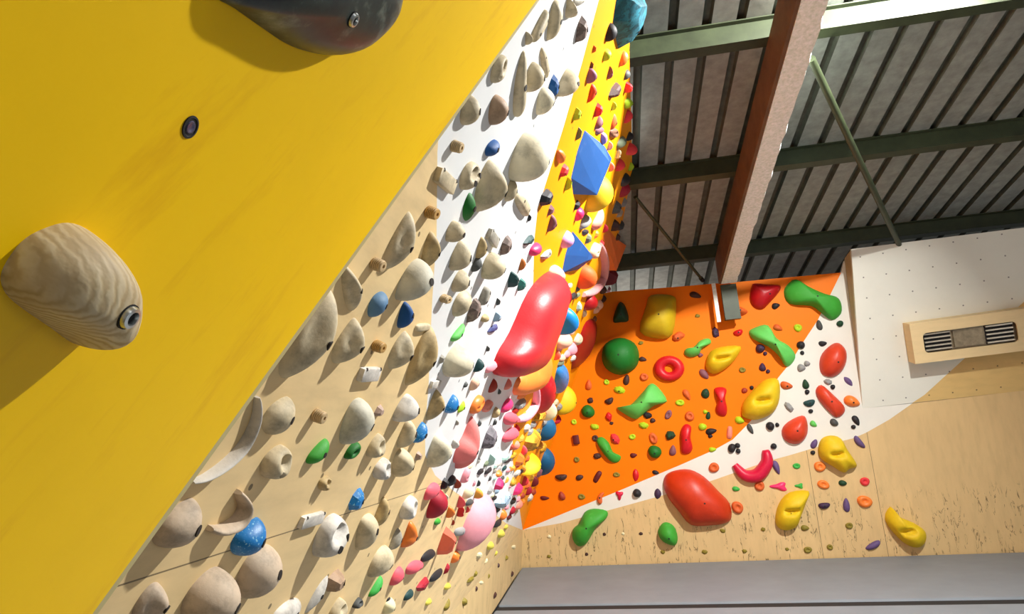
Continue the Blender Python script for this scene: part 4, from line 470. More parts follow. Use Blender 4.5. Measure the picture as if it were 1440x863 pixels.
 ('rock','B',(-0.1072, 5.5081, 0.8584),-0.069,0.0374,0.0274,0.0246,'db',426,'foothold','small dark brown foothold, nearest dark brown one below left of the tilted small green bone',5,None),
 ('pocket','B',(0.1918, 5.4696, 0.993),-0.076,0.0277,0.0239,0.0179,'lm',427,'foothold','tiny lime foothold, nearest lime one above right of the tilted small green bone',5,None),
 ('pocket','B',(0.3594, 5.4521, 0.9679),1.802,0.0455,0.0334,0.0250,'ob',428,'foothold','small burnt orange foothold, nearest burnt orange one left of the red bean',5,None),
 ('egg','B',(0.1854, 5.4763, 0.844),0.102,0.0295,0.0184,0.0184,'dm',429,'foothold','tiny maroon foothold, nearest maroon one right of the tilted small green bone',5,None),
 ('pocket','B',(-0.2846, 5.5284, 0.8423),-0.068,0.0228,0.0245,0.0184,'ol',430,'foothold','tiny olive foothold, nearest olive one right of the lowest dark blue dome',5,None),
 ('bean','B',(-0.4283, 5.5497, 0.7095),-0.061,0.0519,0.0319,0.0288,'db',431,'foothold','small dark brown foothold, nearest dark brown one below right of the lowest dark blue dome',5,None),
 ('egg','B',(-0.2742, 5.5332, 0.6958),0.355,0.0338,0.0219,0.0219,'db',432,'foothold','small dark brown foothold, nearest dark brown one above the low green bone',5,None),
 ('long','B',(-0.1267, 5.517, 0.6927),0.939,0.0504,0.0240,0.0216,'dm',433,'foothold','small maroon foothold, nearest maroon one below left of the tilted small green bone',5,None),
 ('pocket','B',(0.031, 5.4992, 0.6996),-0.062,0.0278,0.0207,0.0155,'ol',434,'foothold','tiny olive foothold, nearest olive one below the tilted small green bone',5,None),
 ('leaf','B',(0.1846, 5.4828, 0.6857),1.418,0.0509,0.0255,0.0179,'rd',435,'foothold','small red foothold, nearest red one below right of the tilted small green bone',5,None),
 ('egg','B',(0.3461, 5.4645, 0.697),-0.239,0.0270,0.0173,0.0173,'bk',436,'foothold','tiny black foothold, nearest black one below left of the red bean',5,None),
 ('egg','B',(-0.5854, 5.5736, 0.5462),-0.054,0.0397,0.0164,0.0164,'dm',437,'foothold','small maroon foothold, nearest maroon one below the yellow pear hold',5,None),
 ('egg','B',(-0.4385, 5.5569, 0.5564),1.838,0.0354,0.0277,0.0277,'rb',438,'foothold','small red-brown foothold, nearest red-brown one below right of the lowest dark blue dome',5,None),
 ('pocket','B',(-0.2739, 5.5394, 0.5407),-0.054,0.0289,0.0234,0.0175,'ol',439,'foothold','tiny olive foothold, nearest olive one above the low green bone',5,None),
 ('horn','B',(-0.1031, 5.5214, 0.5175),1.196,0.0576,0.0550,0.0248,'ob',440,'foothold','small burnt orange foothold, nearest burnt orange one above right of the low green bone',5,None),
 ('tri','B',(0.0369, 5.5051, 0.5374),1.456,0.0284,0.0244,0.0195,'mt',441,'foothold','small magenta foothold, nearest magenta one above right of the low green bone',5,None),
 ('ball','B',(0.1797, 5.489, 0.5437),-0.055,0.0327,0.0346,0.0433,'bk',442,'foothold','small black foothold, nearest black one above left of the low green oval',5,None),
 ('leaf','B',(0.3417, 5.4717, 0.5296),1.414,0.0440,0.0266,0.0186,'dp',443,'foothold','small dark purple foothold, nearest dark purple one left of the largest red-orange volume',5,None),
 ('rock','B',(0.4951, 5.4366, 0.9797),-0.077,0.0423,0.0424,0.0381,'dgn',444,'foothold','small dark green foothold, nearest dark green one left of the red bean',5,None),
 ('egg','B',(0.5001, 5.4408, 0.8603),1.411,0.0431,0.0261,0.0261,'mv',445,'foothold','small mauve foothold, nearest mauve one below left of the red bean',5,None),
 ('egg','B',(0.7545, 5.4059, 1.0286),-0.080,0.0346,0.0265,0.0265,'lm',446,'foothold','small lime foothold, nearest lime one above right of the red bean',5,None),
 ('egg','B',(0.8143, 5.4009, 0.9888),0.186,0.0429,0.0246,0.0246,'bk',447,'foothold','small black foothold, nearest black one below the red bow-tie',5,None),
 ('egg','B',(0.8036, 5.4036, 0.9516),-0.077,0.0181,0.0166,0.0166,'bk',448,'foothold','tiny black foothold, nearest black one right of the red bean',5,None),
 ('long','B',(0.9518, 5.3866, 0.9666),1.351,0.0481,0.0223,0.0200,'sl',449,'foothold','small salmon foothold, nearest salmon one below the red bow-tie',5,None),
 ('egg','B',(1.0401, 5.3732, 1.0565),-0.545,0.0358,0.0282,0.0282,'lm',450,'foothold','small lime foothold, nearest lime one below right of the red bow-tie',5,None),
 ('egg','B',(0.806, 5.4076, 0.846),-0.071,0.0295,0.0187,0.0187,'lm',451,'foothold','small lime foothold, nearest lime one right of the red bean',5,None),
 ('ball','B',(0.953, 5.3913, 0.8466),1.267,0.0348,0.0302,0.0377,'bk',452,'foothold','small black foothold, third nearest black one above left of the magenta crescent',5,None),
 ('ball','B',(0.9978, 5.3856, 0.864),-0.073,0.0203,0.0203,0.0254,'bk',453,'foothold','tiny black foothold, nearest black one below left of the yellow fold on the border',5,None),
 ('ball','B',(0.9977, 5.3874, 0.8205),-0.071,0.0178,0.0201,0.0252,'bk',454,'foothold','tiny black foothold, nearest black one above left of the magenta crescent',5,None),
 ('egg','B',(1.1086, 5.3564, 1.2855),-0.094,0.0248,0.0215,0.0215,'rb',455,'foothold','tiny red-brown foothold, nearest red-brown one above left of the yellow fold on the border',5,None),
 ('ball','B',(1.164, 5.3496, 1.303),-0.095,0.0167,0.0161,0.0201,'bk',456,'foothold','tiny black foothold, nearest black one above left of the yellow fold on the border',5,None),
 ('egg','B',(1.1101, 5.3684, 0.9835),-1.228,0.0450,0.0177,0.0177,'dg',457,'foothold','small dark grey foothold, nearest dark grey one below the yellow fold on the border',5,None),
 ('egg','B',(1.7254, 5.2699, 1.7395),1.578,0.0406,0.0228,0.0228,'dg',458,'foothold','small dark grey foothold, nearest dark grey one below the largest green bone',5,None),
 ('ball','B',(1.8736, 5.2538, 1.7321),-0.120,0.0252,0.0246,0.0307,'dgn',459,'foothold','tiny dark green foothold, nearest dark green one below right of the largest green bone',5,None),
 ('ball','B',(1.5705, 5.2927, 1.5988),-0.111,0.0293,0.0323,0.0404,'bk',460,'foothold','small black foothold, nearest black one right of the arched green bone',5,None),
 ('ball','B',(1.5717, 5.295, 1.5366),-0.108,0.0161,0.0160,0.0200,'bk',461,'foothold','tiny black foothold, nearest black one left of the vermilion egg',5,None),
 ('egg','B',(1.7294, 5.2754, 1.5921),0.077,0.0314,0.0206,0.0206,'bk',462,'foothold','small black foothold, nearest black one above left of the vermilion egg',5,None),
 ('egg','B',(1.5491, 5.3022, 1.421),-0.103,0.0296,0.0306,0.0306,'gr',463,'foothold','small grey foothold, nearest grey one above right of the yellow fold on the border',5,None),
 ('egg','B',(1.5951, 5.296, 1.4494),-0.104,0.0221,0.0226,0.0226,'gr',464,'foothold','tiny grey foothold, nearest grey one left of the vermilion egg',5,None),
 ('ball','B',(1.2683, 5.3259, 1.6043),-0.110,0.0330,0.0357,0.0447,'dp',465,'foothold','small dark purple foothold, nearest dark purple one left of the arched green bone',5,None),
 ('ball','B',(1.3005, 5.3241, 1.5609),-0.108,0.0163,0.0165,0.0207,'dp',466,'foothold','tiny dark purple foothold, nearest dark purple one below left of the arched green bone',5,None),
 ('egg','B',(1.2655, 5.3322, 1.4558),1.511,0.0322,0.0265,0.0265,'dp',467,'foothold','small dark purple foothold, second nearest dark purple one below left of the arched green bone',5,None),
 ('ball','B',(1.302, 5.3297, 1.4184),-0.101,0.0158,0.0167,0.0209,'dp',468,'foothold','tiny dark purple foothold, nearest dark purple one below the arched green bone',5,None),
 ('pocket','B',(1.113, 5.3493, 1.4491),-0.102,0.0257,0.0239,0.0179,'ol',469,'foothold','tiny olive foothold, nearest olive one below right of the yellow fold by the red ring',5,None),
 ('leaf','B',(1.8646, 5.2728, 1.285),-1.052,0.0425,0.0215,0.0150,'pu2',470,'foothold','small purple foothold, nearest purple one below right of the vermilion egg',5,None),
 ('rock','B',(1.7237, 5.288, 1.2938),-0.384,0.0334,0.0254,0.0229,'gr',471,'foothold','small grey foothold, nearest grey one above the vermilion capsule',5,None),
 ('ball','B',(1.7495, 5.2868, 1.2525),-0.095,0.0179,0.0185,0.0231,'bk',472,'foothold','tiny black foothold, nearest black one above the vermilion capsule',5,None),
 ('egg','B',(1.4214, 5.3214, 1.2948),-0.283,0.0445,0.0305,0.0305,'ob',473,'foothold','burnt orange foothold, nearest burnt orange one above right of the yellow fold on the border',5,None),
 ('egg','B',(1.5604, 5.3062, 1.2916),1.502,0.0374,0.0252,0.0252,'dgn',474,'foothold','small dark green foothold, nearest dark green one above left of the vermilion capsule',5,None),
 ('ball','B',(1.5626, 5.3083, 1.2318),-0.093,0.0178,0.0191,0.0239,'bk',475,'foothold','tiny black foothold, nearest black one above left of the vermilion capsule',5,None),
 ('egg','B',(1.8663, 5.2788, 1.1306),-0.379,0.0582,0.0400,0.0400,'og',476,'rounded_hold','mid-sized orange rounded hold, nearest orange one right of the vermilion capsule',4,None),
 ('rock','B',(1.417, 5.3287, 1.1261),-1.028,0.0466,0.0282,0.0254,'gr',477,'foothold','small grey foothold, nearest grey one above the vermilion triangle',5,None),
 ('bean','B',(1.5667, 5.3113, 1.1474),0.096,0.0445,0.0329,0.0296,'dt',478,'foothold','small dark teal foothold, nearest dark teal one left of the vermilion capsule',5,None),
 ('ball','B',(1.567, 5.3138, 1.0829),-0.086,0.0181,0.0159,0.0199,'bk',479,'foothold','tiny black foothold, nearest black one below left of the vermilion capsule',5,None),
 ('ball','B',(1.2596, 5.3514, 0.994),-0.080,0.0300,0.0339,0.0424,'bk',480,'foothold','small black foothold, nearest black one below the yellow fold on the border',5,None),
 ('ball','B',(1.3117, 5.3454, 0.9996),-0.081,0.0161,0.0157,0.0197,'bk',481,'foothold','tiny black foothold, nearest black one left of the vermilion triangle',5,None),
 ('egg','B',(1.5716, 5.3173, 0.9842),-0.653,0.0277,0.0207,0.0207,'lg',482,'foothold','small light green foothold, nearest light green one right of the vermilion triangle',5,None),
 ('egg','B',(1.7195, 5.301, 0.9824),-0.562,0.0322,0.0265,0.0265,'dg',483,'foothold','small dark grey foothold, nearest dark grey one below the vermilion capsule',5,None),
 ('egg','B',(1.8728, 5.2839, 0.9863),-1.136,0.0411,0.0221,0.0221,'bk',484,'foothold','small black foothold, second nearest black one above right of the yellow horseshoe',5,None),
 ('ball','B',(1.8471, 5.2886, 0.9403),-0.080,0.0163,0.0165,0.0207,'bk',485,'foothold','tiny black foothold, nearest black one above right of the yellow horseshoe',5,None),
 ('ball','B',(1.2632, 5.3573, 0.8389),-0.073,0.0223,0.0228,0.0285,'bk',486,'foothold','tiny black foothold, nearest black one below left of the vermilion triangle',5,None),
 ('egg','B',(1.5556, 5.325, 0.8354),0.941,0.0401,0.0210,0.0210,'pu2',487,'foothold','small purple foothold, nearest purple one below right of the vermilion triangle',5,None),
 ('ball','B',(1.5363, 5.3298, 0.7711),-0.070,0.0169,0.0165,0.0206,'bk',488,'foothold','tiny black foothold, nearest black one left of the yellow horseshoe',5,None),
 ('bean','B',(1.8701, 5.2906, 0.8257),-1.077,0.0551,0.0287,0.0259,'pu2',489,'bean_shaped_hold','mid-sized purple bean-shaped hold, nearest purple one above right of the yellow horseshoe',4,None),
 ('pocket','B',(0.7993, 5.4139, 0.7061),-0.065,0.0418,0.0375,0.0281,'ob',490,'foothold','small burnt orange foothold, nearest burnt orange one above right of the largest red-orange volume',5,None),
 ('egg','B',(1.2602, 5.3641, 0.6778),-1.284,0.0545,0.0231,0.0231,'pu2',491,'rounded_hold','small purple rounded hold, nearest purple one above the flat-topped pink hold',4,None),
 ('pocket','B',(1.4064, 5.3479, 0.6785),-0.065,0.0294,0.0204,0.0153,'gn3',492,'foothold','small green foothold, nearest green one above right of the flat-topped pink hold',5,None),
 ('pocket','B',(1.1192, 5.385, 0.5454),-0.058,0.0376,0.0365,0.0273,'ob',493,'foothold','small burnt orange foothold, nearest burnt orange one left of the flat-topped pink hold',5,None),
 ('tri','B',(1.2625, 5.3697, 0.5329),-0.058,0.0523,0.0254,0.0203,'hp',494,'wedge_hold','hot pink flat-topped hold on the wood',4,None),
 ('pocket','B',(1.5693, 5.3305, 0.6628),-0.065,0.0441,0.0355,0.0266,'og',495,'foothold','small orange foothold, nearest orange one below left of the yellow horseshoe',5,None),
 ('pocket','B',(1.5745, 5.3353, 0.5292),-0.341,0.0459,0.0307,0.0231,'og',496,'foothold','small orange foothold, nearest orange one above right of the yellow teardrop fold',5,None),
 ('tri','B',(1.4061, 5.3539, 0.5293),-0.058,0.0242,0.0167,0.0133,'gn3',497,'foothold','small green foothold, nearest green one right of the flat-topped pink hold',5,None),
 ('egg','B',(0.9432, 5.405, 0.5336),-0.057,0.0287,0.0186,0.0186,'gn3',498,'foothold','small green foothold, nearest green one below left of the magenta crescent',5,None),
 ('egg','B',(1.7108, 5.3201, 0.5324),-0.248,0.0281,0.0216,0.0216,'dgn',499,'foothold','small dark green foothold, nearest dark green one below the yellow horseshoe',5,None),
 ('pocket','B',(1.8622, 5.3032, 0.5345),-0.060,0.0352,0.0297,0.0223,'cr2',500,'foothold','small coral-red foothold, nearest coral-red one below right of the yellow horseshoe',5,None),
 ('pocket','B',(0.9348, 5.4115, 0.3934),-0.891,0.0501,0.0402,0.0301,'ob',501,'foothold','small burnt orange foothold, nearest burnt orange one right of the largest red-orange volume',5,None),
 ('pocket','B',(1.8383, 5.3117, 0.3906),-0.052,0.0520,0.0432,0.0324,'og',502,'pocket_hold','mid-sized orange dimpled hold, nearest orange one above left of the rightmost yellow fold',4,None),
 ('bean','B',(1.5568, 5.3434, 0.3768),0.040,0.0409,0.0303,0.0273,'dp',503,'foothold','small dark purple foothold, nearest dark purple one right of the yellow teardrop fold',5,None),
 ('egg','B',(1.7107, 5.3265, 0.3716),1.546,0.0506,0.0242,0.0242,'pu2',504,'rounded_hold','small purple rounded hold, nearest purple one below the yellow horseshoe',4,None),
 ('pocket','B',(1.7068, 5.333, 0.222),-0.043,0.0255,0.0237,0.0178,'ol',505,'foothold','small olive foothold, nearest olive one left of the rightmost yellow fold',5,None),
 ('egg','B',(1.3992, 5.3672, 0.219),-0.043,0.0316,0.0192,0.0192,'ol',506,'foothold','small olive foothold, nearest olive one below right of the yellow teardrop fold',5,None),
 ('bean','B',(1.8464, 5.3234, 0.0774),0.511,0.0581,0.0289,0.0260,'pu2',507,'bean_shaped_hold','mid-sized purple bean-shaped hold, nearest purple one below left of the rightmost yellow fold',4,None),
 ('chip','B',(0.8029, 5.4329, 0.2245),-0.311,0.0261,0.0172,0.0138,'ol',508,'foothold','tiny olive foothold, nearest olive one below right of the largest red-orange volume',5,None),
 ('chip','B',(1.1002, 5.4002, 0.2203),-0.042,0.0199,0.0178,0.0142,'ol',509,'foothold','tiny olive foothold, nearest olive one below left of the yellow teardrop fold',5,None),
 ('chip','B',(0.6484, 5.4562, 0.0702),-0.034,0.0260,0.0182,0.0146,'ol',510,'foothold','tiny olive foothold, nearest olive one below right of the low green oval',5,None),
 ('chip','B',(0.9429, 5.4238, 0.0658),-0.034,0.0209,0.0182,0.0146,'ol',511,'foothold','tiny olive foothold, second nearest olive one below left of the yellow teardrop fold',5,None),
 ('chip','B',(1.2513, 5.3895, 0.0701),-0.035,0.0170,0.0139,0.0111,'ol',512,'foothold','tiny olive foothold, nearest olive one below the yellow teardrop fold',5,None),
 ('pocket','B',(1.3954, 5.374, 0.0599),-0.035,0.0298,0.0230,0.0173,'ol',513,'foothold','small olive foothold, second nearest olive one below right of the yellow teardrop fold',5,None),
 ('pocket','B',(1.5517, 5.3561, 0.0741),-0.036,0.0209,0.0210,0.0157,'ol',514,'foothold','tiny olive foothold, third nearest olive one below right of the yellow teardrop fold',5,None),
 ('chip','B',(-0.578, 5.5853, 0.235),-0.040,0.0219,0.0148,0.0119,'cy',515,'foothold','tiny pale cream foothold, nearest pale cream one left of the low green bone',5,None),
 ('chip','B',(-0.1184, 5.5345, 0.2339),-0.040,0.0149,0.0157,0.0125,'db',516,'foothold','tiny dark brown foothold, nearest dark brown one below right of the low green bone',5,None),
 ('chip','B',(0.1735, 5.5024, 0.2277),-0.041,0.0180,0.0135,0.0108,'db',517,'foothold','tiny dark brown foothold, nearest dark brown one left of the low green oval',5,None),
 ('chip','B',(0.3295, 5.4911, 0.08),-0.034,0.0205,0.0177,0.0141,'ol',518,'foothold','tiny olive foothold, nearest olive one below the low green oval',5,None),
 ('chip','B',(-0.2787, 5.5583, 0.0843),-0.033,0.0172,0.0147,0.0118,'db',519,'foothold','tiny dark brown foothold, nearest dark brown one below the low green bone',5,None),
 ('chip','B',(-0.5929, 5.5933, 0.0767),-0.032,0.0198,0.0153,0.0123,'ol',520,'foothold','tiny olive foothold, nearest olive one below left of the low green bone',5,None),
 ('chip','B',(0.0315, 5.518, 0.233),-0.041,0.0140,0.0121,0.0097,'cy',521,'foothold','tiny pale cream foothold, nearest pale cream one right of the low green bone',5,None),
 ('egg','B',(0.8318, 5.3544, 2.0973),-0.497,0.0470,0.0258,0.0258,'db',522,'foothold','small dark brown foothold, nearest dark brown one above right of the yellow barrel volume',5,None),
 ('chip','B',(0.8268, 5.3619, 1.9242),-0.123,0.0244,0.0195,0.0156,'ol',523,'foothold','tiny olive foothold, nearest olive one above the small green bone',5,None),
 ('rock','B',(0.6542, 5.3871, 1.7733),0.244,0.0646,0.0443,0.0399,'ob',524,'faceted_hold','small burnt orange angular hold, nearest burnt orange one above left of the small green bone',4,None),
 ('rock','B',(0.9488, 5.3546, 1.7696),1.570,0.0493,0.0319,0.0287,'dp',525,'foothold','small dark purple foothold, nearest dark purple one above right of the small green bone',5,None),
 ('chip','K',(-0.7994, 3.3314, 0.2834),0.924,0.0214,0.0319,0.0255,'ol',526,'foothold','small olive foothold, fourth nearest olive one below the big pale pink half-moon',6,None),
 ('chip','K',(-0.8007, 3.7993, 0.273),-0.214,0.0719,0.0103,0.0083,'cy',527,'foothold','tiny pale cream foothold, second nearest pale cream one below right of the coral faceted volume',6,None),
 ('chip','K',(-0.8022, 4.0231, 0.2609),0.096,0.0087,0.0166,0.0133,'ol',528,'foothold','tiny olive foothold, third nearest olive one below right of the coral faceted volume',6,None),
 ('chip','K',(-0.8031, 4.3703, 0.2537),0.267,0.0130,0.0190,0.0152,'db',529,'foothold','tiny dark brown foothold, nearest dark brown one below right of the big pale pink half-moon',6,None),
 ('chip','K',(-0.8006, 3.6472, 0.2735),0.326,0.0148,0.0154,0.0123,'db',530,'foothold','tiny dark brown foothold, nearest dark brown one below right of the coral faceted volume',6,None),
 ('chip','K',(-0.8235, 4.2834, 0.0911),0.048,0.0492,0.0207,0.0166,'db',531,'foothold','tiny dark brown foothold, second nearest dark brown one below the big pale pink half-moon',6,None),
 ('chip','K',(-0.8038, 5.0834, 0.2483),-0.167,0.1210,0.0182,0.0145,'cy',532,'foothold','tiny pale cream foothold, nearest pale cream one below right of the big pale pink half-moon',6,None),
 ('chip','K',(-0.8269, 5.05, 0.0648),0.035,0.0358,0.0225,0.0180,'db',533,'foothold','dark brown foothold, second nearest dark brown one below right of the big pale pink half-moon',6,None),
 ('chip','K',(-0.805, 4.711, 0.239),1.868,0.0182,0.0278,0.0222,'ol',534,'foothold','tiny olive foothold, nearest olive one below right of the big pale pink half-moon',6,None),
]
GROUPS = ['large holds on the left wall', 'footholds on the left wall', 'climbing holds on the left wall', 'large holds on the far wall', 'climbing holds on the far wall', 'footholds on the far wall', 'footholds on the wooden kickboard']
COLOURS = {'be':(0.6308,0.5271,0.3419), 'cr':(0.7011,0.6308,0.4564), 'tn':(0.552,0.402,0.1878), 'gr':(0.305,0.305,0.2961), 'gr2':(0.4125,0.3813,0.314), 'mb':(0.2623,0.1812,0.15), 'br2':(0.4342,0.2874,0.1812), 'wd':(0.5776,0.4125,0.2159), 'wd2':(0.5271,0.305,0.0887), 'gw':(0.5776,0.552,0.4452), 'wt':(0.6724,0.6308,0.5647), 'pb':(0.5029,0.3515,0.2789), 'pi':(0.5776,0.4564,0.3325), 'bl':(0.007,0.0887,0.305), 'bl2':(0.1022,0.2232,0.3763), 'bl3':(0.0091,0.1878,0.5149), 'bl4':(0.007,0.2051,0.5776), 'bl5':(0.007,0.1022,0.2232), 'bl6':(0.0024,0.0648,0.2423), 'bk':(0.016,0.0144,0.0176), 'dg':(0.0685,0.0723,0.0685), 'dt':(0.0103,0.0545,0.0545), 'tl':(0.0319,0.1878,0.1559), 'lb':(0.305,0.4287,0.5457), 'nv':(0.0452,0.0545,0.1878), 'gn':(0.0052,0.1559,0.013), 'gn2':(0.0452,0.3515,0.0319), 'gn3':(0.0452,0.4287,0.0612), 'lg':(0.1274,0.5776,0.1022), 'lm':(0.4342,0.6445,0.013), 'og':(0.9131,0.2232,0.0319), 'og2':(0.5776,0.1559,0.0212), 'og3':(0.9131,0.1878,0.0319), 'og4':(0.8714,0.1022,0.013), 'og5':(0.552,0.0343,0.0052), 'hp':(0.8308,0.0319,0.1559), 'pk':(0.8714,0.305,0.3515), 'pk2':(0.7913,0.314,0.3712), 'pk3':(0.6795,0.305,0.305), 'pc':(0.8714,0.4851,0.3278), 'sl':(0.8308,0.2423,0.1714), 'rb':(0.3515,0.0452,0.0212), 'rd':(0.6105,0.008,0.016), 'rd2':(0.305,0.003,0.0052), 'rd3':(0.6308,0.0194,0.0273), 'dr':(0.4287,0.0024,0.007), 'cp':(0.8714,0.1144,0.1559), 'cm':(0.3763,0.007,0.0252), 'cm2':(0.1559,0.0091,0.013), 'mg':(0.2051,0.1812,0.2051), 'cy':(0.807,0.7454,0.4564), 'yl':(0.7529,0.5149,0.007), 'yo':(0.5776,0.402,0.007), 'gd':(0.6105,0.305,0.0212), 'pt':(0.402,0.6105,0.5457), 'am':(0.8308,0.3515,0.0452), 'pb2':(0.3763,0.5149,0.6584), 'pu':(0.305,0.1144,0.2232), 'mv':(0.2423,0.0908,0.1144), 'li':(0.5149,0.2623,0.5149), 'sc':(0.8308,0.0704,0.007), 'db':(0.0612,0.0252,0.0194), 'br':(0.1878,0.0802,0.0452), 'cr2':(0.7529,0.0382,0.0452), 'ob':(0.6724,0.1221,0.0212), 'gg':(0.1559,0.1878,0.1144), 'cl':(0.9131,0.1878,0.1144), 'cl2':(0.8714,0.2232,0.2051), 'tq':(0.013,0.1878,0.2623), 'ye':(0.7157,0.6105,0.0802), 'ol':(0.2423,0.1878,0.0212), 'mt':(0.6105,0.0044,0.0452), 'vm':(0.6724,0.0545,0.0176), 'dm':(0.1144,0.0091,0.0116), 'dp':(0.0482,0.0212,0.0612), 'pu2':(0.1274,0.0762,0.2051), 'dgn':(0.0091,0.0545,0.0212)}
FRAMES = {'L': ((-0.79774, 0.0, 0.29637), (0.0, 1.0, 0.0), (0.42483, 0.0, 0.90527), (0.90527, 0.0, -0.42483)), 'B': ((-0.79774, 5.60717, 0.29637), (0.99393, -0.10999, 0.0), (-0.0044, -0.03972, 0.9992), (-0.1099, -0.99314, -0.03997)), 'K': ((-0.835, 0.0, 0.0), (0.0, 1.0, 0.0), (0.12474, 0.0, 0.99219), (0.99219, 0.0, -0.12474))}
ORANGE_WHITE = [(1.57, 2.109), (1.648, 1.961), (1.715, 1.793), (1.755, 1.645), (1.777, 1.56), (1.893, 1.491), (2.091, 1.42), (2.33, 1.31), (2.527, 1.193), (2.75, 1.025), (2.889, 0.897), (3.192, 0.752), (4.023, 0.492), (5.607, 0.0)]
WHITE_WOOD = [(0.899, 1.387), (0.938, 1.35), (1.074, 1.249), (1.182, 1.149), (1.27, 1.073), (1.373, 0.987), (1.474, 0.889), (1.571, 0.816), (1.753, 0.752), (2.085, 0.676), (2.554, 0.58), (3.323, 0.44), (4.03, 0.289)]
TOP = [(1.88, 2.503), (2.159, 2.432), (2.305, 2.438), (2.572, 2.474), (3.113, 2.552), (4.026, 2.667), (4.667, 2.591), (4.661, 2.298), (5.096, 2.115), (5.44, 2.0)]
CORNER = [(5.44, 2.0), (5.607, 0.0)]
L_FAR = [(1.416, 2.115), (0.832, 1.434), (0.334, 1.234), (0.556, 0.651)]
FAR_TOP = [(0.341, 1.91), (0.719, 1.905), (0.967, 1.923), (1.441, 1.896), (1.783, 1.88), (2.006, 1.867), (2.767, 1.837)]
FAR_OW = [(0.0, 0.0), (0.838, 0.273), (1.372, 0.454), (1.633, 0.548), (1.778, 0.615), (1.887, 0.707), (1.973, 0.783), (2.061, 0.915), (2.19, 1.071), (2.283, 1.163), (2.413, 1.329), (2.541, 1.484), (2.767, 1.837)]
FAR_WW = [(0.0, 0.0), (0.34, 0.043), (0.764, 0.13), (1.232, 0.229), (1.573, 0.309), (2.018, 0.433), (2.179, 0.466), (2.392, 0.515), (2.65, 0.56), (2.745, 0.595), (2.915, 0.677), (3.093, 0.784)]
FAR_HINGE = [(2.75, 0.777), (3.093, 0.784), (3.425, 0.796), (3.825, 0.811), (4.519, 0.829)]
FAR_RIGHT = [(2.808, 1.929), (2.75, 0.777)]
FAR_BOT = [(-0.246, -0.307), (-0.028, -0.297), (3.616, -0.296), (4.488, -0.294)]

def frame(code):
    o, u, v, n = [Vector(x) for x in FRAMES[code]]
    return Matrix(((u.x, v.x, n.x, o.x), (u.y, v.y, n.y, o.y), (u.z, v.z, n.z, o.z), (0, 0, 0, 1)))
FRAMES['Y'] = ((-0.02162133, 1.11021982, 1.87958587), (0.38132967, 0.4408054, 0.81257509), (0.35157259, -0.88209675, 0.31353157), (0.85497626, 0.16612023, -0.49134476))
FRAMES['P'] = ((1.93173916, 5.27387799, 1.07254918), (0.9933031, -0.11118677, 0.03140775), (-0.05498616, -0.21584585, 0.97487799), (-0.1016143, -0.97007632, -0.22051409))

# ------------------------------------------------------------------ materials
class NT:
    def __init__(s, name):
        s.m = bpy.data.materials.new(name); s.m.use_nodes = True; s.t = s.m.node_tree; s.b = s.t.nodes['Principled BSDF']
    def n(s, kind, **kw):
        x = s.t.nodes.new(kind)
        for k, v in kw.items():
            if k in x.inputs: x.inputs[k].default_value = v
            else: setattr(x, k, v)
        return x
    def l(s, a, b): s.t.links.new(a, b)
    def coord(s, scale=(1, 1, 1), which='Object', loc=(0, 0, 0)):
        tc = s.n('ShaderNodeTexCoord'); mp = s.n('ShaderNodeMapping'); s.l(tc.outputs[which], mp.inputs['Vector'])
        mp.inputs['Scale'].default_value = scale; mp.inputs['Location'].default_value = loc
        return mp.outputs['Vector']
    def noise(s, vec, scale, detail=4, rough=.6):
        x = s.n('ShaderNodeTexNoise'); x.inputs['Scale'].default_value = scale; x.inputs['Detail'].default_value = detail
        x.inputs['Roughness'].default_value = rough; s.l(vec, x.inputs['Vector']); return x.outputs['Fac']
    def ramp(s, fac, stops):
        r = s.n('ShaderNodeValToRGB'); e = r.color_ramp.elements
        while len(e) < len(stops): e.new(.5)
        for i, (p, c) in enumerate(stops): e[i].position = p; e[i].color = (*c, 1) if len(c) == 3 else c
        s.l(fac, r.inputs['Fac']); return r.outputs['Color']
    def mix(s, fac, a, b, mode='MIX'):
        x = s.n('ShaderNodeMix'); x.data_type = 'RGBA'; x.blend_type = mode
        for sock, val in ((x.inputs[0], fac), (x.inputs[6], a), (x.inputs[7], b)):
            if hasattr(val, 'links'): s.l(val, sock)
            elif isinstance(val, (int, float)): sock.default_value = val
            else: sock.default_value = (*val, 1)
        return x.outputs[2]
    def math(s, op, a, b=0.0, c=0.0):
        x = s.n('ShaderNodeMath'); x.operation = op
        for sock, val in zip(x.inputs, (a, b, c)):
            if hasattr(val, 'links'): s.l(val, sock)
            else: sock.default_value = val
        return x.outputs[0]
    def bump(s, h, strength, dist=.002):
        b = s.n('ShaderNodeBump'); b.inputs['Strength'].default_value = strength; b.inputs['Distance'].default_value = dist
        s.l(h, b.inputs['Height']); s.l(b.outputs['Normal'], s.b.inputs['Normal'])
    def out(s, colour, rough=.6, metal=0, spec=.5):
        if hasattr(colour, 'links'): s.l(colour, s.b.inputs['Base Color'])
        else: s.b.inputs['Base Color'].default_value = (*colour, 1)
        s.b.inputs['Roughness'].default_value = rough; s.b.inputs['Metallic'].default_value = metal
        s.b.inputs['Specular IOR Level'].default_value = spec
        return s.m
def sc(c, k): return tuple(min(1, x * k) for x in c)
def srgb(r, g, b): return tuple(((x / 255 + .055) / 1.055) ** 2.4 if x > 10 else x / 255 / 12.92 for x in (r, g, b))

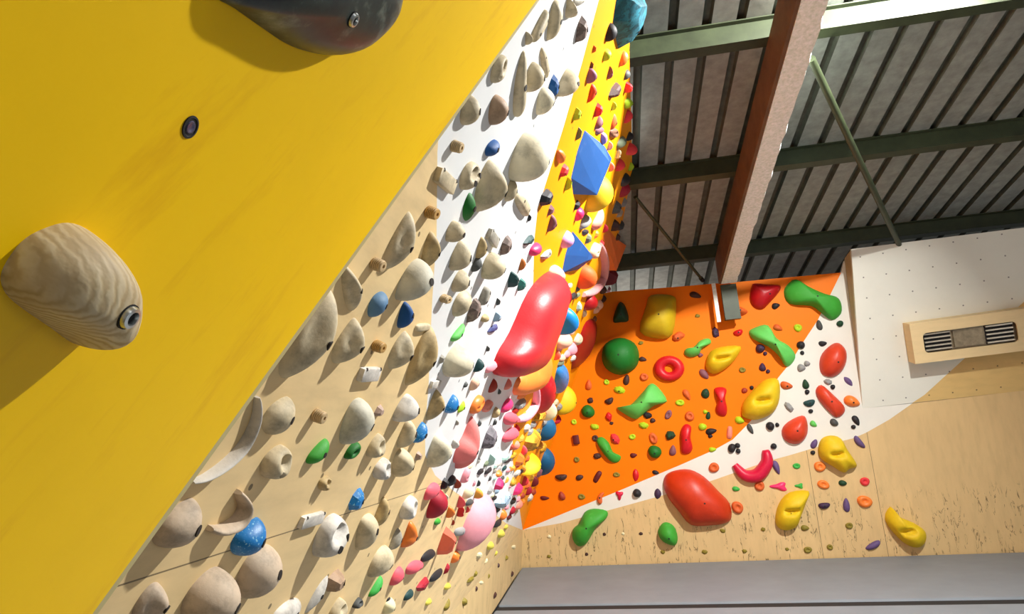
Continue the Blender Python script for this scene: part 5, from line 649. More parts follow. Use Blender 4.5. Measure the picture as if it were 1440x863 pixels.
MATS = {}
CHALKY = {'be', 'cr', 'tn', 'gw', 'wt', 'pb', 'pi', 'br2', 'gr2', 'mb', 'wd', 'wd2'}
GLOSSY = {'rd', 'rd2', 'rd3', 'bl3', 'bl4', 'mt', 'dr', 'hp', 'og', 'vm', 'og5'}
def resin(code):
    if code in MATS: return MATS[code]
    c = COLOURS[code]; t = NT('resin_' + code if False else 'hold_resin')
    v = t.coord(); f1 = t.noise(v, 15, 7, .7); f2 = t.noise(v, 150, 3)
    if code in CHALKY:
        base = t.ramp(f1, [(.34, sc(c, .58)), (.5, c), (.66, sc(c, 1.15))])
    elif code in ('mb', 'mg', 'tq', 'pb2', 'gd'):
        base = t.ramp(f1, [(.35, sc(c, .35)), (.5, c), (.66, sc(c, 1.9))])
    else:
        base = t.ramp(f1, [(.25, sc(c, .86)), (.6, c), (.85, tuple(x + (1 - x) * .10 for x in c))])
    if code in ('mb', 'mg', 'tq'):
        base = t.mix(t.ramp(t.noise(v, 60, 6), [(.48, (0, 0, 0)), (.56, (1, 1, 1))]), base, sc(c, .45))
    if code == 'bl3':
        base = t.mix(t.ramp(t.noise(v, 260, 3), [(.6, (0, 0, 0)), (.66, (1, 1, 1))]), base, (.25, .55, .75))
    t.bump(f2, .25, .0015)
    MATS[code] = t.out(base, .42 if code in GLOSSY else .62, 0, .4)
    return MATS[code]

def dots(t, sep, origin, spacing, radius, jitter=None):
    """mask that is 1 inside a regular grid of drilled holes"""
    fx = t.math('SUBTRACT', t.math('FRACT', t.math('DIVIDE', t.math('SUBTRACT', sep.outputs[0], origin[0]), spacing)), .5)
    fy = t.math('SUBTRACT', t.math('FRACT', t.math('DIVIDE', t.math('SUBTRACT', sep.outputs[1], origin[1]), spacing)), .5)
    d = t.math('SQRT', t.math('ADD', t.math('MULTIPLY', fx, fx), t.math('MULTIPLY', fy, fy)))
    return t.math('LESS_THAN', d, radius / spacing)
def line(t, coordv, at, w, lo=None, hi=None, other=None):
    m = t.math('LESS_THAN', t.math('ABSOLUTE', t.math('SUBTRACT', coordv, at)), w)
    if lo is not None: m = t.math('MULTIPLY', m, t.math('GREATER_THAN', other, lo))
    if hi is not None: m = t.math('MULTIPLY', m, t.math('LESS_THAN', other, hi))
    return m
def maxn(t, items):
    r = items[0]
    for i in items[1:]: r = t.math('MAXIMUM', r, i)
    return r
def ply(name, c, seams_u=(), seams_v=(), hole=None, crack=0.0, grain=(1.2, 9, 1), gstr=.2):
    t = NT(name); v = t.coord(); g = t.coord(grain); s = t.n('ShaderNodeSeparateXYZ'); t.l(v, s.inputs[0])
    base = t.ramp(t.noise(g, 3.0, 6, .6), [(.28, sc(c, 1 - gstr)), (.52, c), (.8, sc(c, 1 + gstr * .6))])
    base = t.mix(t.ramp(t.noise(v, 1.1, 3), [(.35, (0, 0, 0)), (.65, (1, 1, 1))]), base, t.mix(.5, base, sc(c, .84)))
    marks = [line(t, s.outputs[0], u, .0018) for u in seams_u] + [line(t, s.outputs[1], x, .0010) for x in seams_v]
    if hole: marks.append(dots(t, s, *hole))
    if marks: base = t.mix(t.math('MULTIPLY', maxn(t, marks), .75), base, (.05, .035, .02))
    if crack:
        w = t.coord((10, 1.9, 1)); wv = t.n('ShaderNodeTexNoise'); wv.inputs['Scale'].default_value = 3.2; wv.inputs['Detail'].default_value = 3
        wv.inputs['Distortion'].default_value = 1.3; t.l(w, wv.inputs['Vector'])
        cr = t.ramp(wv.outputs['Fac'], [(.37, (0, 0, 0)), (.38, (1, 1, 1)), (.402, (1, 1, 1)), (.412, (0, 0, 0))])
        low = t.ramp(s.outputs[1], [(0, (1, 1, 1)), (.08, (1, 1, 1)), (.2, (0, 0, 0))])
        mask = t.math('MULTIPLY', cr, low)
        mask = t.math('MULTIPLY', mask, t.ramp(t.noise(v, 5, 3), [(.40, (0, 0, 0)), (.50, (1, 1, 1))]))
        base = t.mix(t.math('MULTIPLY', mask, crack), base, (.12, .08, .03))
    t.bump(t.noise(v, 90, 4), .12, .001)
    return t.out(base, .6, 0, .3)
def paint(name, c, dirt=.1, rough=.55, hole=None, scuff=None, scuff_scale=(3, 1, 1)):
    t = NT(name); v = t.coord(); s = t.n('ShaderNodeSeparateXYZ'); t.l(v, s.inputs[0])
    base = t.ramp(t.noise(v, 3.5, 6, .65), [(.3, sc(c, 1 - dirt)), (.55, c), (.8, sc(c, 1 + dirt * .4))])
    if scuff:
        g = t.coord(scuff_scale)
        base = t.mix(t.ramp(t.noise(g, 5, 5, .7), [(.54, (0, 0, 0)), (.78, (1, 1, 1))]), base, scuff)
    if hole: base = t.mix(t.math('MULTIPLY', dots(t, s, *hole), .75), base, (.05, .05, .05))
    t.bump(t.noise(v, 140, 3), .1, .001)
    return t.out(base, rough, 0, .18)

M = {}
M['left_wood'] = ply('birch_plywood', srgb(234, 204, 150), seams_v=(.72, 1.94), seams_u=(), hole=((.05, .07), .21, .0045), grain=(2, 7, 1))
M['left_white'] = paint('white_wall_paint', srgb(226, 227, 226), .05, .5, hole=((.05, .07), .21, .0045))
M['left_orange'] = paint('orange_wall_paint', srgb(246, 152, 0), .06, .5, hole=((.05, .07), .21, .0045))
M['far_orange'] = paint('deep_orange_wall_paint', srgb(244, 122, 0), .06, .5)
M['far_white'] = paint('white_far_wall_paint', srgb(226, 224, 214), .05, .5)
M['far_wood'] = ply('scuffed_plywood', srgb(218, 186, 132), seams_u=(2.308, 2.75), crack=.85, grain=(7, 1.6, 1), gstr=.14)
M['upper_white'] = paint('white_panel_paint', srgb(226, 226, 214), .04, .5, hole=((.071, .122), .157, .0055))
M['upper_wood'] = ply('upper_plywood', srgb(220, 186, 120), hole=((.071, .122), .157, .0055), grain=(2, 6, 1), gstr=.12)
M['kick_wood'] = ply('kickboard_plywood', srgb(205, 178, 128), crack=.6, grain=(4, 2, 1))
M['edge_wood'] = ply('pale_batten_wood', srgb(196, 182, 130), grain=(2, 20, 1))
M['return_wood'] = ply('return_panel_wood', srgb(188, 162, 122))
M['box_wood'] = ply('vent_box_plywood', srgb(232, 206, 156), grain=(2, 9, 1), gstr=.08)
M['yellow'] = paint('yellow_panel_paint', srgb(255, 206, 0), .06, .5, scuff=srgb(238, 182, 0), scuff_scale=(.9, 4, 1))
def simple(name, c, rough, metal=0, n=40, d=.15, bump=.1):
    t = NT(name); v = t.coord(); t.bump(t.noise(v, n * 3, 3), bump, .002)
    return t.out(t.ramp(t.noise(v, n, 5), [(.3, sc(c, 1 - d)), (.7, sc(c, 1 + d))]), rough, metal)
M['roof'] = simple('galvanised_roof_sheet', srgb(142, 146, 138), .6, .1, 16, .22)
M['roof_rib'] = simple('dark_green_roof_rib', srgb(84, 88, 76), .6, .1, 14, .3)
M['steel_green'] = simple('green_painted_steel', srgb(52, 60, 38), .5, .1, 12, .25)
M['beam_pale'] = simple('rough_concrete', srgb(236, 248, 232), .9, 0, 60, .22, .8)
M['beam_brown'] = simple('rust_brown_primer', srgb(104, 72, 44), .7, 0, 10, .25)
M['mat_grey'] = simple('grey_mat_vinyl', srgb(122, 130, 138), .55, 0, 5, .07)
M['dark'] = simple('dark_recess', srgb(24, 24, 26), .8)
M['bolt'] = simple('bolt_recess_shade', srgb(40, 34, 30), .7, .2)  # dark tone painted in for the shade inside recessed bolt holes
M['zinc'] = simple('zinc_bolt_steel', srgb(190, 195, 195), .3, .9)
M['bronze'] = simple('bronze_heater_plate', srgb(140, 124, 98), .4, .5, 30, .25)
M['slat'] = simple('heater_slat_metal', srgb(196, 184, 164), .4, .5)
M['concrete_floor'] = simple('hall_floor_concrete', srgb(120, 118, 114), .8)
def wood_hold():
    t = NT('turned_wood'); v = t.coord((1, 1, 1))
    w = t.n('ShaderNodeTexWave'); w.wave_type = 'RINGS'; w.rings_direction = 'SPHERICAL'
    mp = t.coord((1, .8, 1), loc=(-.012, .018, 0)); t.l(mp, w.inputs['Vector'])
    w.inputs['Scale'].default_value = 130; w.inputs['Distortion'].default_value = 3.5; w.inputs['Detail'].default_value = 2; w.inputs['Detail Scale'].default_value = 1.2
    base = t.ramp(w.outputs['Fac'], [(.0, srgb(186, 162, 118)), (.5, srgb(212, 194, 152)), (1, srgb(222, 206, 170))])
    base = t.mix(t.ramp(t.noise(v, 25, 4), [(.4, (0, 0, 0)), (.7, (1, 1, 1))]), base, srgb(190, 168, 130))
    t.bump(w.outputs['Fac'], .2, .001)
    return t.out(base, .6)
M['wood_hold'] = wood_hold()
def dark_marble():
    t = NT('dark_marbled_resin'); v = t.coord()
    base = t.ramp(t.noise(v, 26, 7, .65), [(.38, srgb(18, 26, 28)), (.52, srgb(34, 48, 44)), (.62, srgb(92, 102, 92)), (.74, srgb(140, 148, 140))])
    return t.out(base, .38)
M['dark_marble'] = dark_marble()

# ------------------------------------------------------------------ mesh helpers
def catmull(pts, n):
    pts=[np.array(p,float) for p in pts]; m=len(pts); out=[]
    for i in range(m):
        p0,p1,p2,p3=pts[i-1],pts[i],pts[(i+1)%m],pts[(i+2)%m]
        for k in range(n):
            t=k/n
            out.append(.5*((2*p1)+(-p0+p2)*t+(2*p0-5*p1+4*p2-p3)*t*t+(-p0+3*p1-3*p2+p3)*t**3))
    return out
def outline(kind, seed, N=28):
    rnd=random.Random(seed); ph=rnd.uniform(0,6.28); ph2=rnd.uniform(0,6.28); out=[]
    for i in range(N):
        t=2*math.pi*i/N; c,s=math.cos(t),math.sin(t); w=1+.05*math.sin(2*t+ph)+.03*math.sin(3*t+ph2)
        x,y=c,s
        if kind in('egg','shell','jug','cup'): y=s*(1-.28*c); 
        elif kind=='long' or kind=='rail':
            x=math.copysign(abs(c)**.75,c); y=math.copysign(abs(s)**.6,s)
        elif kind=='tri':
            r=1/(1+.28*math.cos(3*t)); x=c*r*1.05; y=s*r*1.05
        elif kind=='bone':
            x=math.copysign(abs(c)**.8,c); y=math.copysign(abs(s)**.8,s)*(.5+.5*abs(c)**1.6)
        elif kind=='leaf': y=s*abs(s)**.45
        elif kind=='bean': x=c; y=s*.8+.25*(c*c-.5)
        elif kind in('chip','rock'):
            w=1
        out.append((x*w,y*w))
    if kind in('chip','rock','wedge'):
        K={'chip':7,'rock':8,'wedge':5}[kind]; out=[]
        for i in range(K):
            t=2*math.pi*(i+rnd.uniform(-.25,.25))/K; r=rnd.uniform(.82,1.08)
            out.append((math.cos(t)*r,math.sin(t)*r))
    return out
#            p    q    rings apex(x,y)  dents [(x,y,radius,depth)]
PROF={
 'dome':(2.0,1.7,7,(.0,.0),[]),      'ball':(2.0,2.0,8,(0,0),[]),
 'egg':(2.0,1.6,7,(.05,0),[]),       'shell':(1.7,1.25,8,(.1,-.12),[(.05,.45,.38,.30)]),
 'jug':(2.2,1.8,9,(0,-.05),[(.05,.30,.38,.60),(-.25,.3,.25,.35),(.35,.3,.25,.35)]),
 'cup':(2.6,2.0,10,(0,0),[(.22,.05,.36,.95),(-.5,-.1,.13,.35)]),
 'long':(2.4,1.6,6,(0,0),[]),        'rail':(3.4,2.2,6,(0,0),[]),
 'tri':(2.0,1.5,7,(0,0),[]),         'bone':(2.0,1.7,7,(0,0),[]),
 'leaf':(1.6,1.3,5,(0,0),[]),        'bean':(2.0,1.8,6,(0,0),[]),
 'chip':(1.5,1.3,3,(.05,.1),[]),     'rock':(2.4,1.3,3,(-.1,.1),[]),
 'wedge':(1.0,1.0,2,(.1,.2),[]),
 'ridge':(1.0,1.0,2,(.1,-.08),[]), 'slab':(3.4,2.4,10,(.0,.0),[]),
 'pocket':(2.6,2.0,8,(0,0),[(0,.1,.38,.8)]),
 'loop':(2.2,1.8,14,(0,0),[(-.30,0,.13,.32),(-.12,0,.13,.36),(.06,.0,.13,.36),(.24,.02,.13,.3)]),
}
FLAT={'chip','rock','wedge','ridge'}
def dome_mesh(pts, kind, apex=None, center=None):
    """pts outline, returns verts (z 0..1), faces; star shaped about its centre"""
    p,q,R,ap,dents=PROF[kind]
    P=np.array(pts); 
    if center is None:
        x,y=P[:,0],P[:,1]; xn,yn=np.roll(x,-1),np.roll(y,-1); cr=x*yn-xn*y; A=cr.sum()/2
        center=np.array([((x+xn)*cr).sum(),((y+yn)*cr).sum()])/(6*A)
        if A<0: P=P[::-1]
    else: center=np.array(center)
    ap=np.array(ap if apex is None else apex); N=len(P); V=[]; F=[]
    ext=np.abs(P-center).max(0)
    def hz(x,y,s):
        z=max(0,1-s**p)**(1/q)
        xn,yn=(x-center[0])/ext[0],(y-center[1])/ext[1]
        for dx,dy,r,d in dents:
            z-=d*math.exp(-((xn-dx)**2+((yn-dy)*1.0)**2)/(r*r))*min(1,(1-s)*2.5)
        return max(z,.03 if s<.9 else 0)
    for k in range(R):
        s=math.cos(math.pi/2*k/R) if kind not in FLAT else (1-k/(R-1)*.8 if kind in('wedge','ridge') else 1-k/R*.85)
        if k==0: s=1
        for i in range(N):
            sv=np.array((s*.3,.45)) if kind=='ridge' and k else s
            x,y=center+(P[i]-center)*sv+ap*ext*(1-s)
            V.append((x,y,hz(x,y,s) if k else 0.))
    for k in range(R-1):
        for i in range(N):
            j=(i+1)%N; F.append((k*N+i,k*N+j,(k+1)*N+j,(k+1)*N+i))
    x,y=center+ap*ext
    if kind in FLAT: F.append(tuple((R-1)*N+i for i in range(N)))
    else:
        V.append((x,y,hz(x,y,0))); c=len(V)-1
        for i in range(N): F.append(((R-1)*N+i,(R-1)*N+(i+1)%N,c))
    F.append(tuple(range(N-1,-1,-1)))
    return V,F
def sweep_mesh(path, radii, M=10, hz=1.0):
    """half-buried tube following a plane path: verts z normalised to 0..1"""
    P=[np.array(p,float) for p in path]; n=len(P); V=[]; F=[]; mr=max(radii)
    for i in range(n):
        a=P[max(0,i-1)]; b=P[min(n-1,i+1)]; t=(b-a)/np.linalg.norm(b-a); nn=np.array((-t[1],t[0]))
        for k in range(M+1):
            an=math.pi*k/M; r=radii[i]
            q=P[i]+nn*r*math.cos(an); V.append((q[0],q[1],r/mr*math.sin(an)**.8*hz))
    W=M+1
    for i in range(n-1):
        for k in range(M): F.append((i*W+k,i*W+k+1,(i+1)*W+k+1,(i+1)*W+k))
        F.append((i*W+M,i*W,(i+1)*W,(i+1)*W+M))
    F.append(tuple(range(M,-1,-1))); F.append(tuple((n-1)*W+k for k in range(W)))
    F=[f[::-1] for f in F]
    return V,F
def lathe(prof,N=18):
    V=[];F=[]
    for r,z in prof:
        for i in range(N): V.append((r*math.cos(2*math.pi*i/N),r*math.sin(2*math.pi*i/N),z))
    for k in range(len(prof)-1):
        for i in range(N):
            j=(i+1)%N; F.append((k*N+i,k*N+j,(k+1)*N+j,(k+1)*N+i))
    F.append(tuple(range(N-1,-1,-1))); F.append(tuple((len(prof)-1)*N+i for i in range(N)))
    return V,F
def template(kind, seed):
    if kind=='ribbed':
        pr=[(.8,0),(.95,.04)]
        for k in range(5): pr+=[(1.0-.02*k,.10+.16*k),(1.0-.02*k,.20+.16*k),(.86,.23+.16*k)]
        pr+=[(.8,.98),(.5,1.0),(.32,1.0),(.3,.8)]
        return lathe(pr)
    if kind=='block':
        c=.12; out=[]
        for sx,sy in((1,1),(-1,1),(-1,-1),(1,-1)):
            out+= [(sx,sy*(1-c)),(sx*(1-c),sy)] if sx*sy>0 else [(sx*(1-c),sy),(sx,sy*(1-c))]
        P=np.array(out); V=[];F=[]; n=len(P)
        for s,z in((1,0),(1,.9),(.92,1.)):
            for x,y in P: V.append((x*s,y*s,z))
        for k in range(2):
            for i in range(n): j=(i+1)%n; F.append((k*n+i,k*n+j,(k+1)*n+j,(k+1)*n+i))
        F.append(tuple(range(n-1,-1,-1))); F.append(tuple(2*n+i for i in range(n)))
        return V,F
    if kind in('crescent','horn'):
        n=17; path=[];rad=[]
        for i in range(n):
            t=-1+2*i/(n-1); a=t*(1.25 if kind=='crescent' else .95)
            path.append((math.sin(a)*1.0,math.cos(a)*1.0-.6)); 
            w=(1-abs(t)**2.4)**.5 if abs(t)<1 else 0
            rad.append((.06+.26*w)*((1.1-.35*t) if kind=='horn' else 1))
        V,F=sweep_mesh(path,rad)
        return V,F
    if kind=='donut':
        N=30;M=12;V=[];F=[]; R=.64; r=.36
        for i in range(N):
            t=2*math.pi*i/N
            for k in range(M+1):
                a=math.pi*k/M; q=R+r*math.cos(a); V.append((q*math.cos(t),q*math.sin(t)-(.0),math.sin(a)**.8))
        W=M+1
        for i in range(N):
            j=(i+1)%N
            for k in range(M): F.append((i*W+k,j*W+k,j*W+k+1,i*W+k+1))
            F.append((i*W+M,j*W+M,j*W,i*W))
        return V,F
    return dome_mesh(outline('egg' if kind in('ball_','cup') else kind,seed),kind)


def mesh(name, V, F, mats, matrix=None, parent=None, smooth=True, fm=None, angle=50):
    me = bpy.data.meshes.new(name); me.from_pydata([tuple(v) for v in V], [], F)
    for m in (mats if isinstance(mats, (list, tuple)) else [mats]): me.materials.append(m)
    if fm:
        for p, i in zip(me.polygons, fm): p.material_index = i
    bm = bmesh.new(); bm.from_mesh(me); bmesh.ops.recalc_face_normals(bm, faces=bm.faces)
    if smooth:
        for e in bm.edges:
            if len(e.link_faces) == 2 and e.calc_face_angle(0) > math.radians(angle): e.smooth = False
        for f in bm.faces: f.smooth = True
    bm.to_mesh(me); bm.free()
    o = bpy.data.objects.new(name, me); col.objects.link(o)
    if parent: o.parent = parent
    if matrix is not None: o.matrix_basis = matrix
    return o
def structure(o): o['kind'] = 'structure'; return o
def tag(o, label, cat, group=None):
    o['label'] = label; o['category'] = cat
    if group: o['group'] = group
    return o
def empty(name, matrix): 
    o = bpy.data.objects.new(name, None); o.empty_display_size = .05; col.objects.link(o); o.matrix_basis = matrix; return o
def slab(polys, depth):
    """polys: list of (outline, material index) lying in z=0, given a thickness away from the viewer"""
    V = []; F = []; fm = []
    for pts, mi in polys:
        b = len(V); n = len(pts)
        V += [(x, y, 0) for x, y in pts] + [(x, y, -depth) for x, y in pts]
        F.append(tuple(range(b, b + n))); fm.append(mi)
        F.append(tuple(range(b + 2 * n - 1, b + n - 1, -1))); fm.append(mi)
        for i in range(n):
            j = (i + 1) % n; F.append((b + i, b + n + i, b + n + j, b + j)); fm.append(mi)
    return V, F, fm
def boxv(x0, x1, y0, y1, z0, z1):
    V = [(x, y, z) for z in (z0, z1) for y in (y0, y1) for x in (x0, x1)]
    return V, [(0, 2, 3, 1), (4, 5, 7, 6), (0, 1, 5, 4), (2, 6, 7, 3), (0, 4, 6, 2), (1, 3, 7, 5)]
def join(parts):
    V = []; F = []
    for v, f in parts:
        b = len(V); V += list(v); F += [tuple(i + b for i in q) for q in f]
    return V, F
def tube(p, q, r, n=12):
    p, q = Vector(p), Vector(q); d = (q - p).normalized(); a = d.orthogonal().normalized(); b = d.cross(a); V = []
    for c in (p, q):
        for i in range(n): V.append(c + a * r * math.cos(2 * math.pi * i / n) + b * r * math.sin(2 * math.pi * i / n))
    F = [(i, (i + 1) % n, n + (i + 1) % n, n + i) for i in range(n)] + [tuple(range(n - 1, -1, -1)), tuple(range(n, 2 * n))]
    return V, F

# ------------------------------------------------------------------ the setting
fl = mesh('floor', *boxv(-3, 6.5, -2, 7, -.36, -.30), M['concrete_floor']); structure(fl)

# left overhanging wall: bare wood, white band and orange stripe in one skin
top_u = max(p[0] for p in TOP)
c_top, c_bot = CORNER
orange = ORANGE_WHITE[:-1] + [c_bot] + [c_top] + TOP[::-1][1:] + [(1.30, 2.75), (1.42, 2.40)]
white = [(1.30, 2.75)] + [(.72, 2.75), (.80, 1.45)] + WHITE_WOOD + [c_bot] + ORANGE_WHITE[:-1][::-1] + [(1.42, 2.40)]
wood = [(.72, 2.75), (.30, 2.75), (.30, 0.0), c_bot] + WHITE_WOOD[::-1] + [(.80, 1.45)]
V, F, fm = slab([(wood, 0), (white, 1), (orange, 2)], .05)
left = structure(mesh('wall_left', V, F, [M['left_wood'], M['left_white'], M['left_orange']], frame('L'), smooth=False, fm=fm))
# seams between the plywood boards of the left wall
kv = slab([([(.0, 0), (5.64, 0), (5.64, .30), (.0, .30)], 0)], .04)
kick = structure(mesh('wall_left', kv[0], kv[1], M['kick_wood'], frame('K'), smooth=False))

# far wall
ow, ww = FAR_OW, FAR_WW
hx0, hy0 = FAR_HINGE[0]; hx1, hy1 = FAR_HINGE[-1]
f_orange = [(-.55, 0), ] + ow + FAR_TOP[::-1][1:] + [(-.2, 1.91), (-.55, 1.3)]
f_white = ow[:1] + ww[1:] + [(2.75, .777), (2.806, 1.925), (2.767, 1.837)] + ow[::-1][1:-1]
f_white = ow[:1] + ww[1:-1] + [FAR_HINGE[1], (2.75, .777), (2.806, 1.93)] + ow[::-1][:-1]
f_wood = [(-.55, 0), (-.55, -.45), (4.6, -.45), (4.6, hy1)] + FAR_HINGE[1:-1][::-1] + ww[::-1][1:]
V, F, fm = slab([(f_orange, 0), (f_white, 1), (f_wood, 2)], .05)
far = structure(mesh('wall_back', V, F, [M['far_orange'], M['far_white'], M['far_wood']], frame('B'), smooth=False, fm=fm))
# leaning upper panel on the right of the far wall
bnd = [(.343, 0), (.433, .05), (.725, .279), (.958, .466), (1.092, .582), (1.163, .638), (1.458, .867), (1.92, 1.14)]
p_white = [(0, 0)] + bnd + [(1.233, 1.165), (.097, 1.212)]
p_wood = [(.343, 0), (1.92, 0), (1.92, 1.14)] + bnd[::-1][1:-1]
V, F, fm = slab([(p_white, 0), (p_wood, 1)], .03)
upper = structure(mesh('wall_back_upper', V, F, [M['upper_white'], M['upper_wood']], frame('P'), smooth=False, fm=fm))
# wedge-shaped return panel that closes its left side
FB, FP = frame('B'), frame('P')
a = FB @ Vector((2.75, .777, 0)); b = FB @ Vector((2.808, 1.945, 0)); c = FP @ Vector((.097, 1.212, -.002)); d = FP @ Vector((0, 0, -.002))
off = Vector((.02, 0, 0))
V = [a, b, c, a + off, b + off, c + off]
F = [(0, 1, 2), (5, 4, 3), (0, 3, 4, 1), (1, 4, 5, 2), (2, 5, 3, 0)]
structure(mesh('trim_1', V, F, M['return_wood'], smooth=False))

# yellow panel close to the camera, with the pale batten along its edge
V, F = boxv(-1.75, .5, .076, .80, -.018, 0)
structure(mesh('wall_near', V, F, M['yellow'], frame('Y'), smooth=False))
V, F = boxv(-1.75, .5, .064, .0758, -.03, -.0005)
structure(mesh('trim_2', V, F, M['edge_wood'], frame('Y'), smooth=False))

# roof sheets
SL = -.2305
def roof_z(y, z0): return z0 + SL * (y - 5.4)
V = []; F = []; prof = []
x = -1.6
while x < 5.4:
    prof += [(x, 0), (x + .118, 0), (x + .124, .034), (x + .159, .034)]; x += .165
for y in (1.0, 6.7):
    V += [(px, y, roof_z(y, 2.40) + pz) for px, pz in prof]
for y in (1.0, 6.7):
    V += [(px, y, roof_z(y, 2.40) + pz + .004) for px, pz in prof]
n = len(prof)
for i in range(n - 1):
    F.append((i, i + 1, n + i + 1, n + i)); F.append((2 * n + i, 3 * n + i, 3 * n + i + 1, 2 * n + i + 1))
F += [(0, n, 3 * n, 2 * n), (n - 1, 3 * n - 1, 4 * n - 1, 2 * n - 1)]
fm = [0 if i % 4 == 0 else 1 for i in range(n - 1) for _ in (0, 1)] + [0, 0]
structure(mesh('ceiling', V, F, [M['roof'], M['roof_rib']], smooth=False, fm=fm))

def purlin(y, words):
    z = roof_z(y, 2.30); p = [(0, 0), (.06, .0), (.06, .012), (.008, .012), (.008, .088), (.06, .088), (.06, .1), (-.022, .1), (-.022, .094), (0, .094)]
    V = [(px, y + a, z + b + SL * a) for px in (-1.55, 5.3) for a, b in p]; k = len(p)
    F = [(i, (i + 1) % k, k + (i + 1) % k, k + i) for i in range(k)] + [tuple(range(k)), tuple(range(2 * k - 1, k - 1, -1))]
    tag(mesh('roof_purlin', V, F, M['steel_green'], smooth=False), words, 'roof beam', 'green steel purlins under the roof')
purlin(2.955, 'dark green steel roof purlin, topmost of the three crossing the photo')
purlin(4.03, 'dark green steel roof purlin, the middle one of three')
purlin(5.165, 'dark green steel roof purlin resting above the white panel, lowest in the photo')

# sloping main beam with its bracket
def sloped_box(x0, x1, y0, y1, zb, h, skew=0):
    V = [(x + (skew * (y - 2.5)), y, roof_z(y, zb) + dz) for dz in (0, h) for y in (y0, y1) for x in (x0, x1)]
    return V, [(0, 2, 3, 1), (4, 5, 7, 6), (0, 1, 5, 4), (2, 6, 7, 3), (0, 4, 6, 2), (1, 3, 7, 5)]
beam = empty('ceiling_beam', Matrix.Translation((1.04, 5.2, 2.13)))
tag(beam, 'sloping main beam with rough pale underside and brown flank, under the roof', 'beam')
inv = beam.matrix_basis.inverted()
def child_local(V): return [inv @ Vector(v) for v in V]
V = []; ys = [1.1 + i * .05 for i in range(83)]; rnd = random.Random(4)
for y in ys:
    zb = roof_z(y, 2.09); sk = .013 * (y - 2.5)
    jag = rnd.uniform(-.004, .006)
    V += [(.985 + sk, y, zb), (1.10 + sk + jag, y, zb), (1.112 + sk + jag, y, zb + .03), (1.105 + sk, y, zb + .20), (.985 + sk, y, zb + .20)]
F = []
for i in range(len(ys) - 1):
    for k in range(5):
        j = (k + 1) % 5; F.append((i * 5 + k, i * 5 + j, (i + 1) * 5 + j, (i + 1) * 5 + k))
F += [tuple(range(5)), tuple((len(ys) - 1) * 5 + k for k in range(4, -1, -1))]
o = mesh('rough_casing', child_local(V), F, M['beam_pale'], parent=beam, smooth=False); o['label'] = 'rough pale casing'
V, F = sloped_box(.965, .983, 1.1, 5.2, 2.092, .21, .013)
o = mesh('side_board', child_local(V), F, M['beam_brown'], parent=beam, smooth=False); o['label'] = 'brown side board'
V, F = join([boxv(1.015, 1.135, 5.21, 5.24, 1.855, 2.13), boxv(1.015, 1.135, 5.20, 5.26, 1.845, 1.858), boxv(1.07, 1.08, 5.24, 5.30, 1.87, 2.13)])
o = mesh('steel_bracket', child_local(V), F, M['steel_green'], parent=beam, smooth=False)
V, F = boxv(.955, .985, 5.25, 5.262, 1.84, 2.16)
o = mesh('pale_plate', child_local(V), F, M['beam_pale'], parent=beam, smooth=False)

def brace(name, p, q, r, words):
    e = empty(name, Matrix.Translation(p)); tag(e, words, 'brace', 'diagonal steel braces under the roof')
    d = Vector(q) - Vector(p); mesh('rod', *tube((0, 0, 0), d, r), M['steel_green'], parent=e)
    V, F = tube(d - d.normalized() * .02, d + d.normalized() * .03, r * 1.45); mesh('end_sleeve', V, F, M['dark'], parent=e)
brace('brace_rod', (1.18, 3.05, 2.77), (2.36, 5.10, 2.215), .019, 'dark green diagonal brace rod right of the pale beam')
brace('brace_rod', (.34, 4.10, 2.555), (.885, 5.27, 2.21), .012, 'dark diagonal brace rod left of the pale beam')

# vent box with heater grille
vb = empty('vent_box', frame('P') @ Matrix.Translation((.363, .31, 0)))
tag(vb, 'pale plywood box holding a slotted metal grille on the upper right panel', 'vent')
W_, Hh = 1.15, .295
ax0, ax1, ay0, ay1 = .075, .672, .068, .215
parts = [boxv(0, W_, 0, .012, 0, .12), boxv(0, W_, Hh - .012, Hh, 0, .12), boxv(0, .012, .012, Hh - .012, 0, .12), boxv(W_ - .012, W_, .012, Hh - .012, 0, .12)]
hole = []
for cx, cy, a0 in ((ax1 - .03, ay1 - .03, 0), (ax0 + .03, ay1 - .03, 90), (ax0 + .03, ay0 + .03, 180), (ax1 - .03, ay0 + .03, 270)):
    for k in range(5): t = math.radians(a0 + 22.5 * k); hole.append((cx + .03 * math.cos(t), cy + .03 * math.sin(t)))
bmx = bmesh.new()
ov = [bmx.verts.new((x, y, .12)) for x, y in ((0, 0), (W_, 0), (W_, Hh), (0, Hh))]; iv = [bmx.verts.new((x, y, .12)) for x, y in hole]
es = [bmx.edges.new((ov[i], ov[(i + 1) % 4])) for i in range(4)] + [bmx.edges.new((iv[i], iv[(i + 1) % len(iv)])) for i in range(len(iv))]
r = bmesh.ops.triangle_fill(bmx, edges=es, use_beauty=True)
ex = bmesh.ops.extrude_face_region(bmx, geom=[f for f in bmx.faces])
bmesh.ops.translate(bmx, verts=[g for g in ex['geom'] if isinstance(g, bmesh.types.BMVert)], vec=(0, 0, .012))
bmx.verts.index_update(); fv = ([tuple(v.co) for v in bmx.verts], [tuple(v.index for v in f.verts) for f in bmx.faces]); bmx.free()
V, F = join(parts + [fv]); mesh('casing', V, F, M['box_wood'], parent=vb, smooth=False)
g = mesh('grille', *boxv(ax0 - .01, ax1 + .01, ay0 - .01, ay1 + .01, .085, .093), M['bronze'], parent=vb, smooth=False)
slots = []
for gx0 in (ax0 + .015, ax1 - .185):
    for k in range(5): slots.append(boxv(gx0, gx0 + .17, ay0 + .012 + k * .029, ay0 + .022 + k * .029, .1, .112))
V, F = join(slots); mesh('slats', V, F, M['slat'], parent=vb, smooth=False)
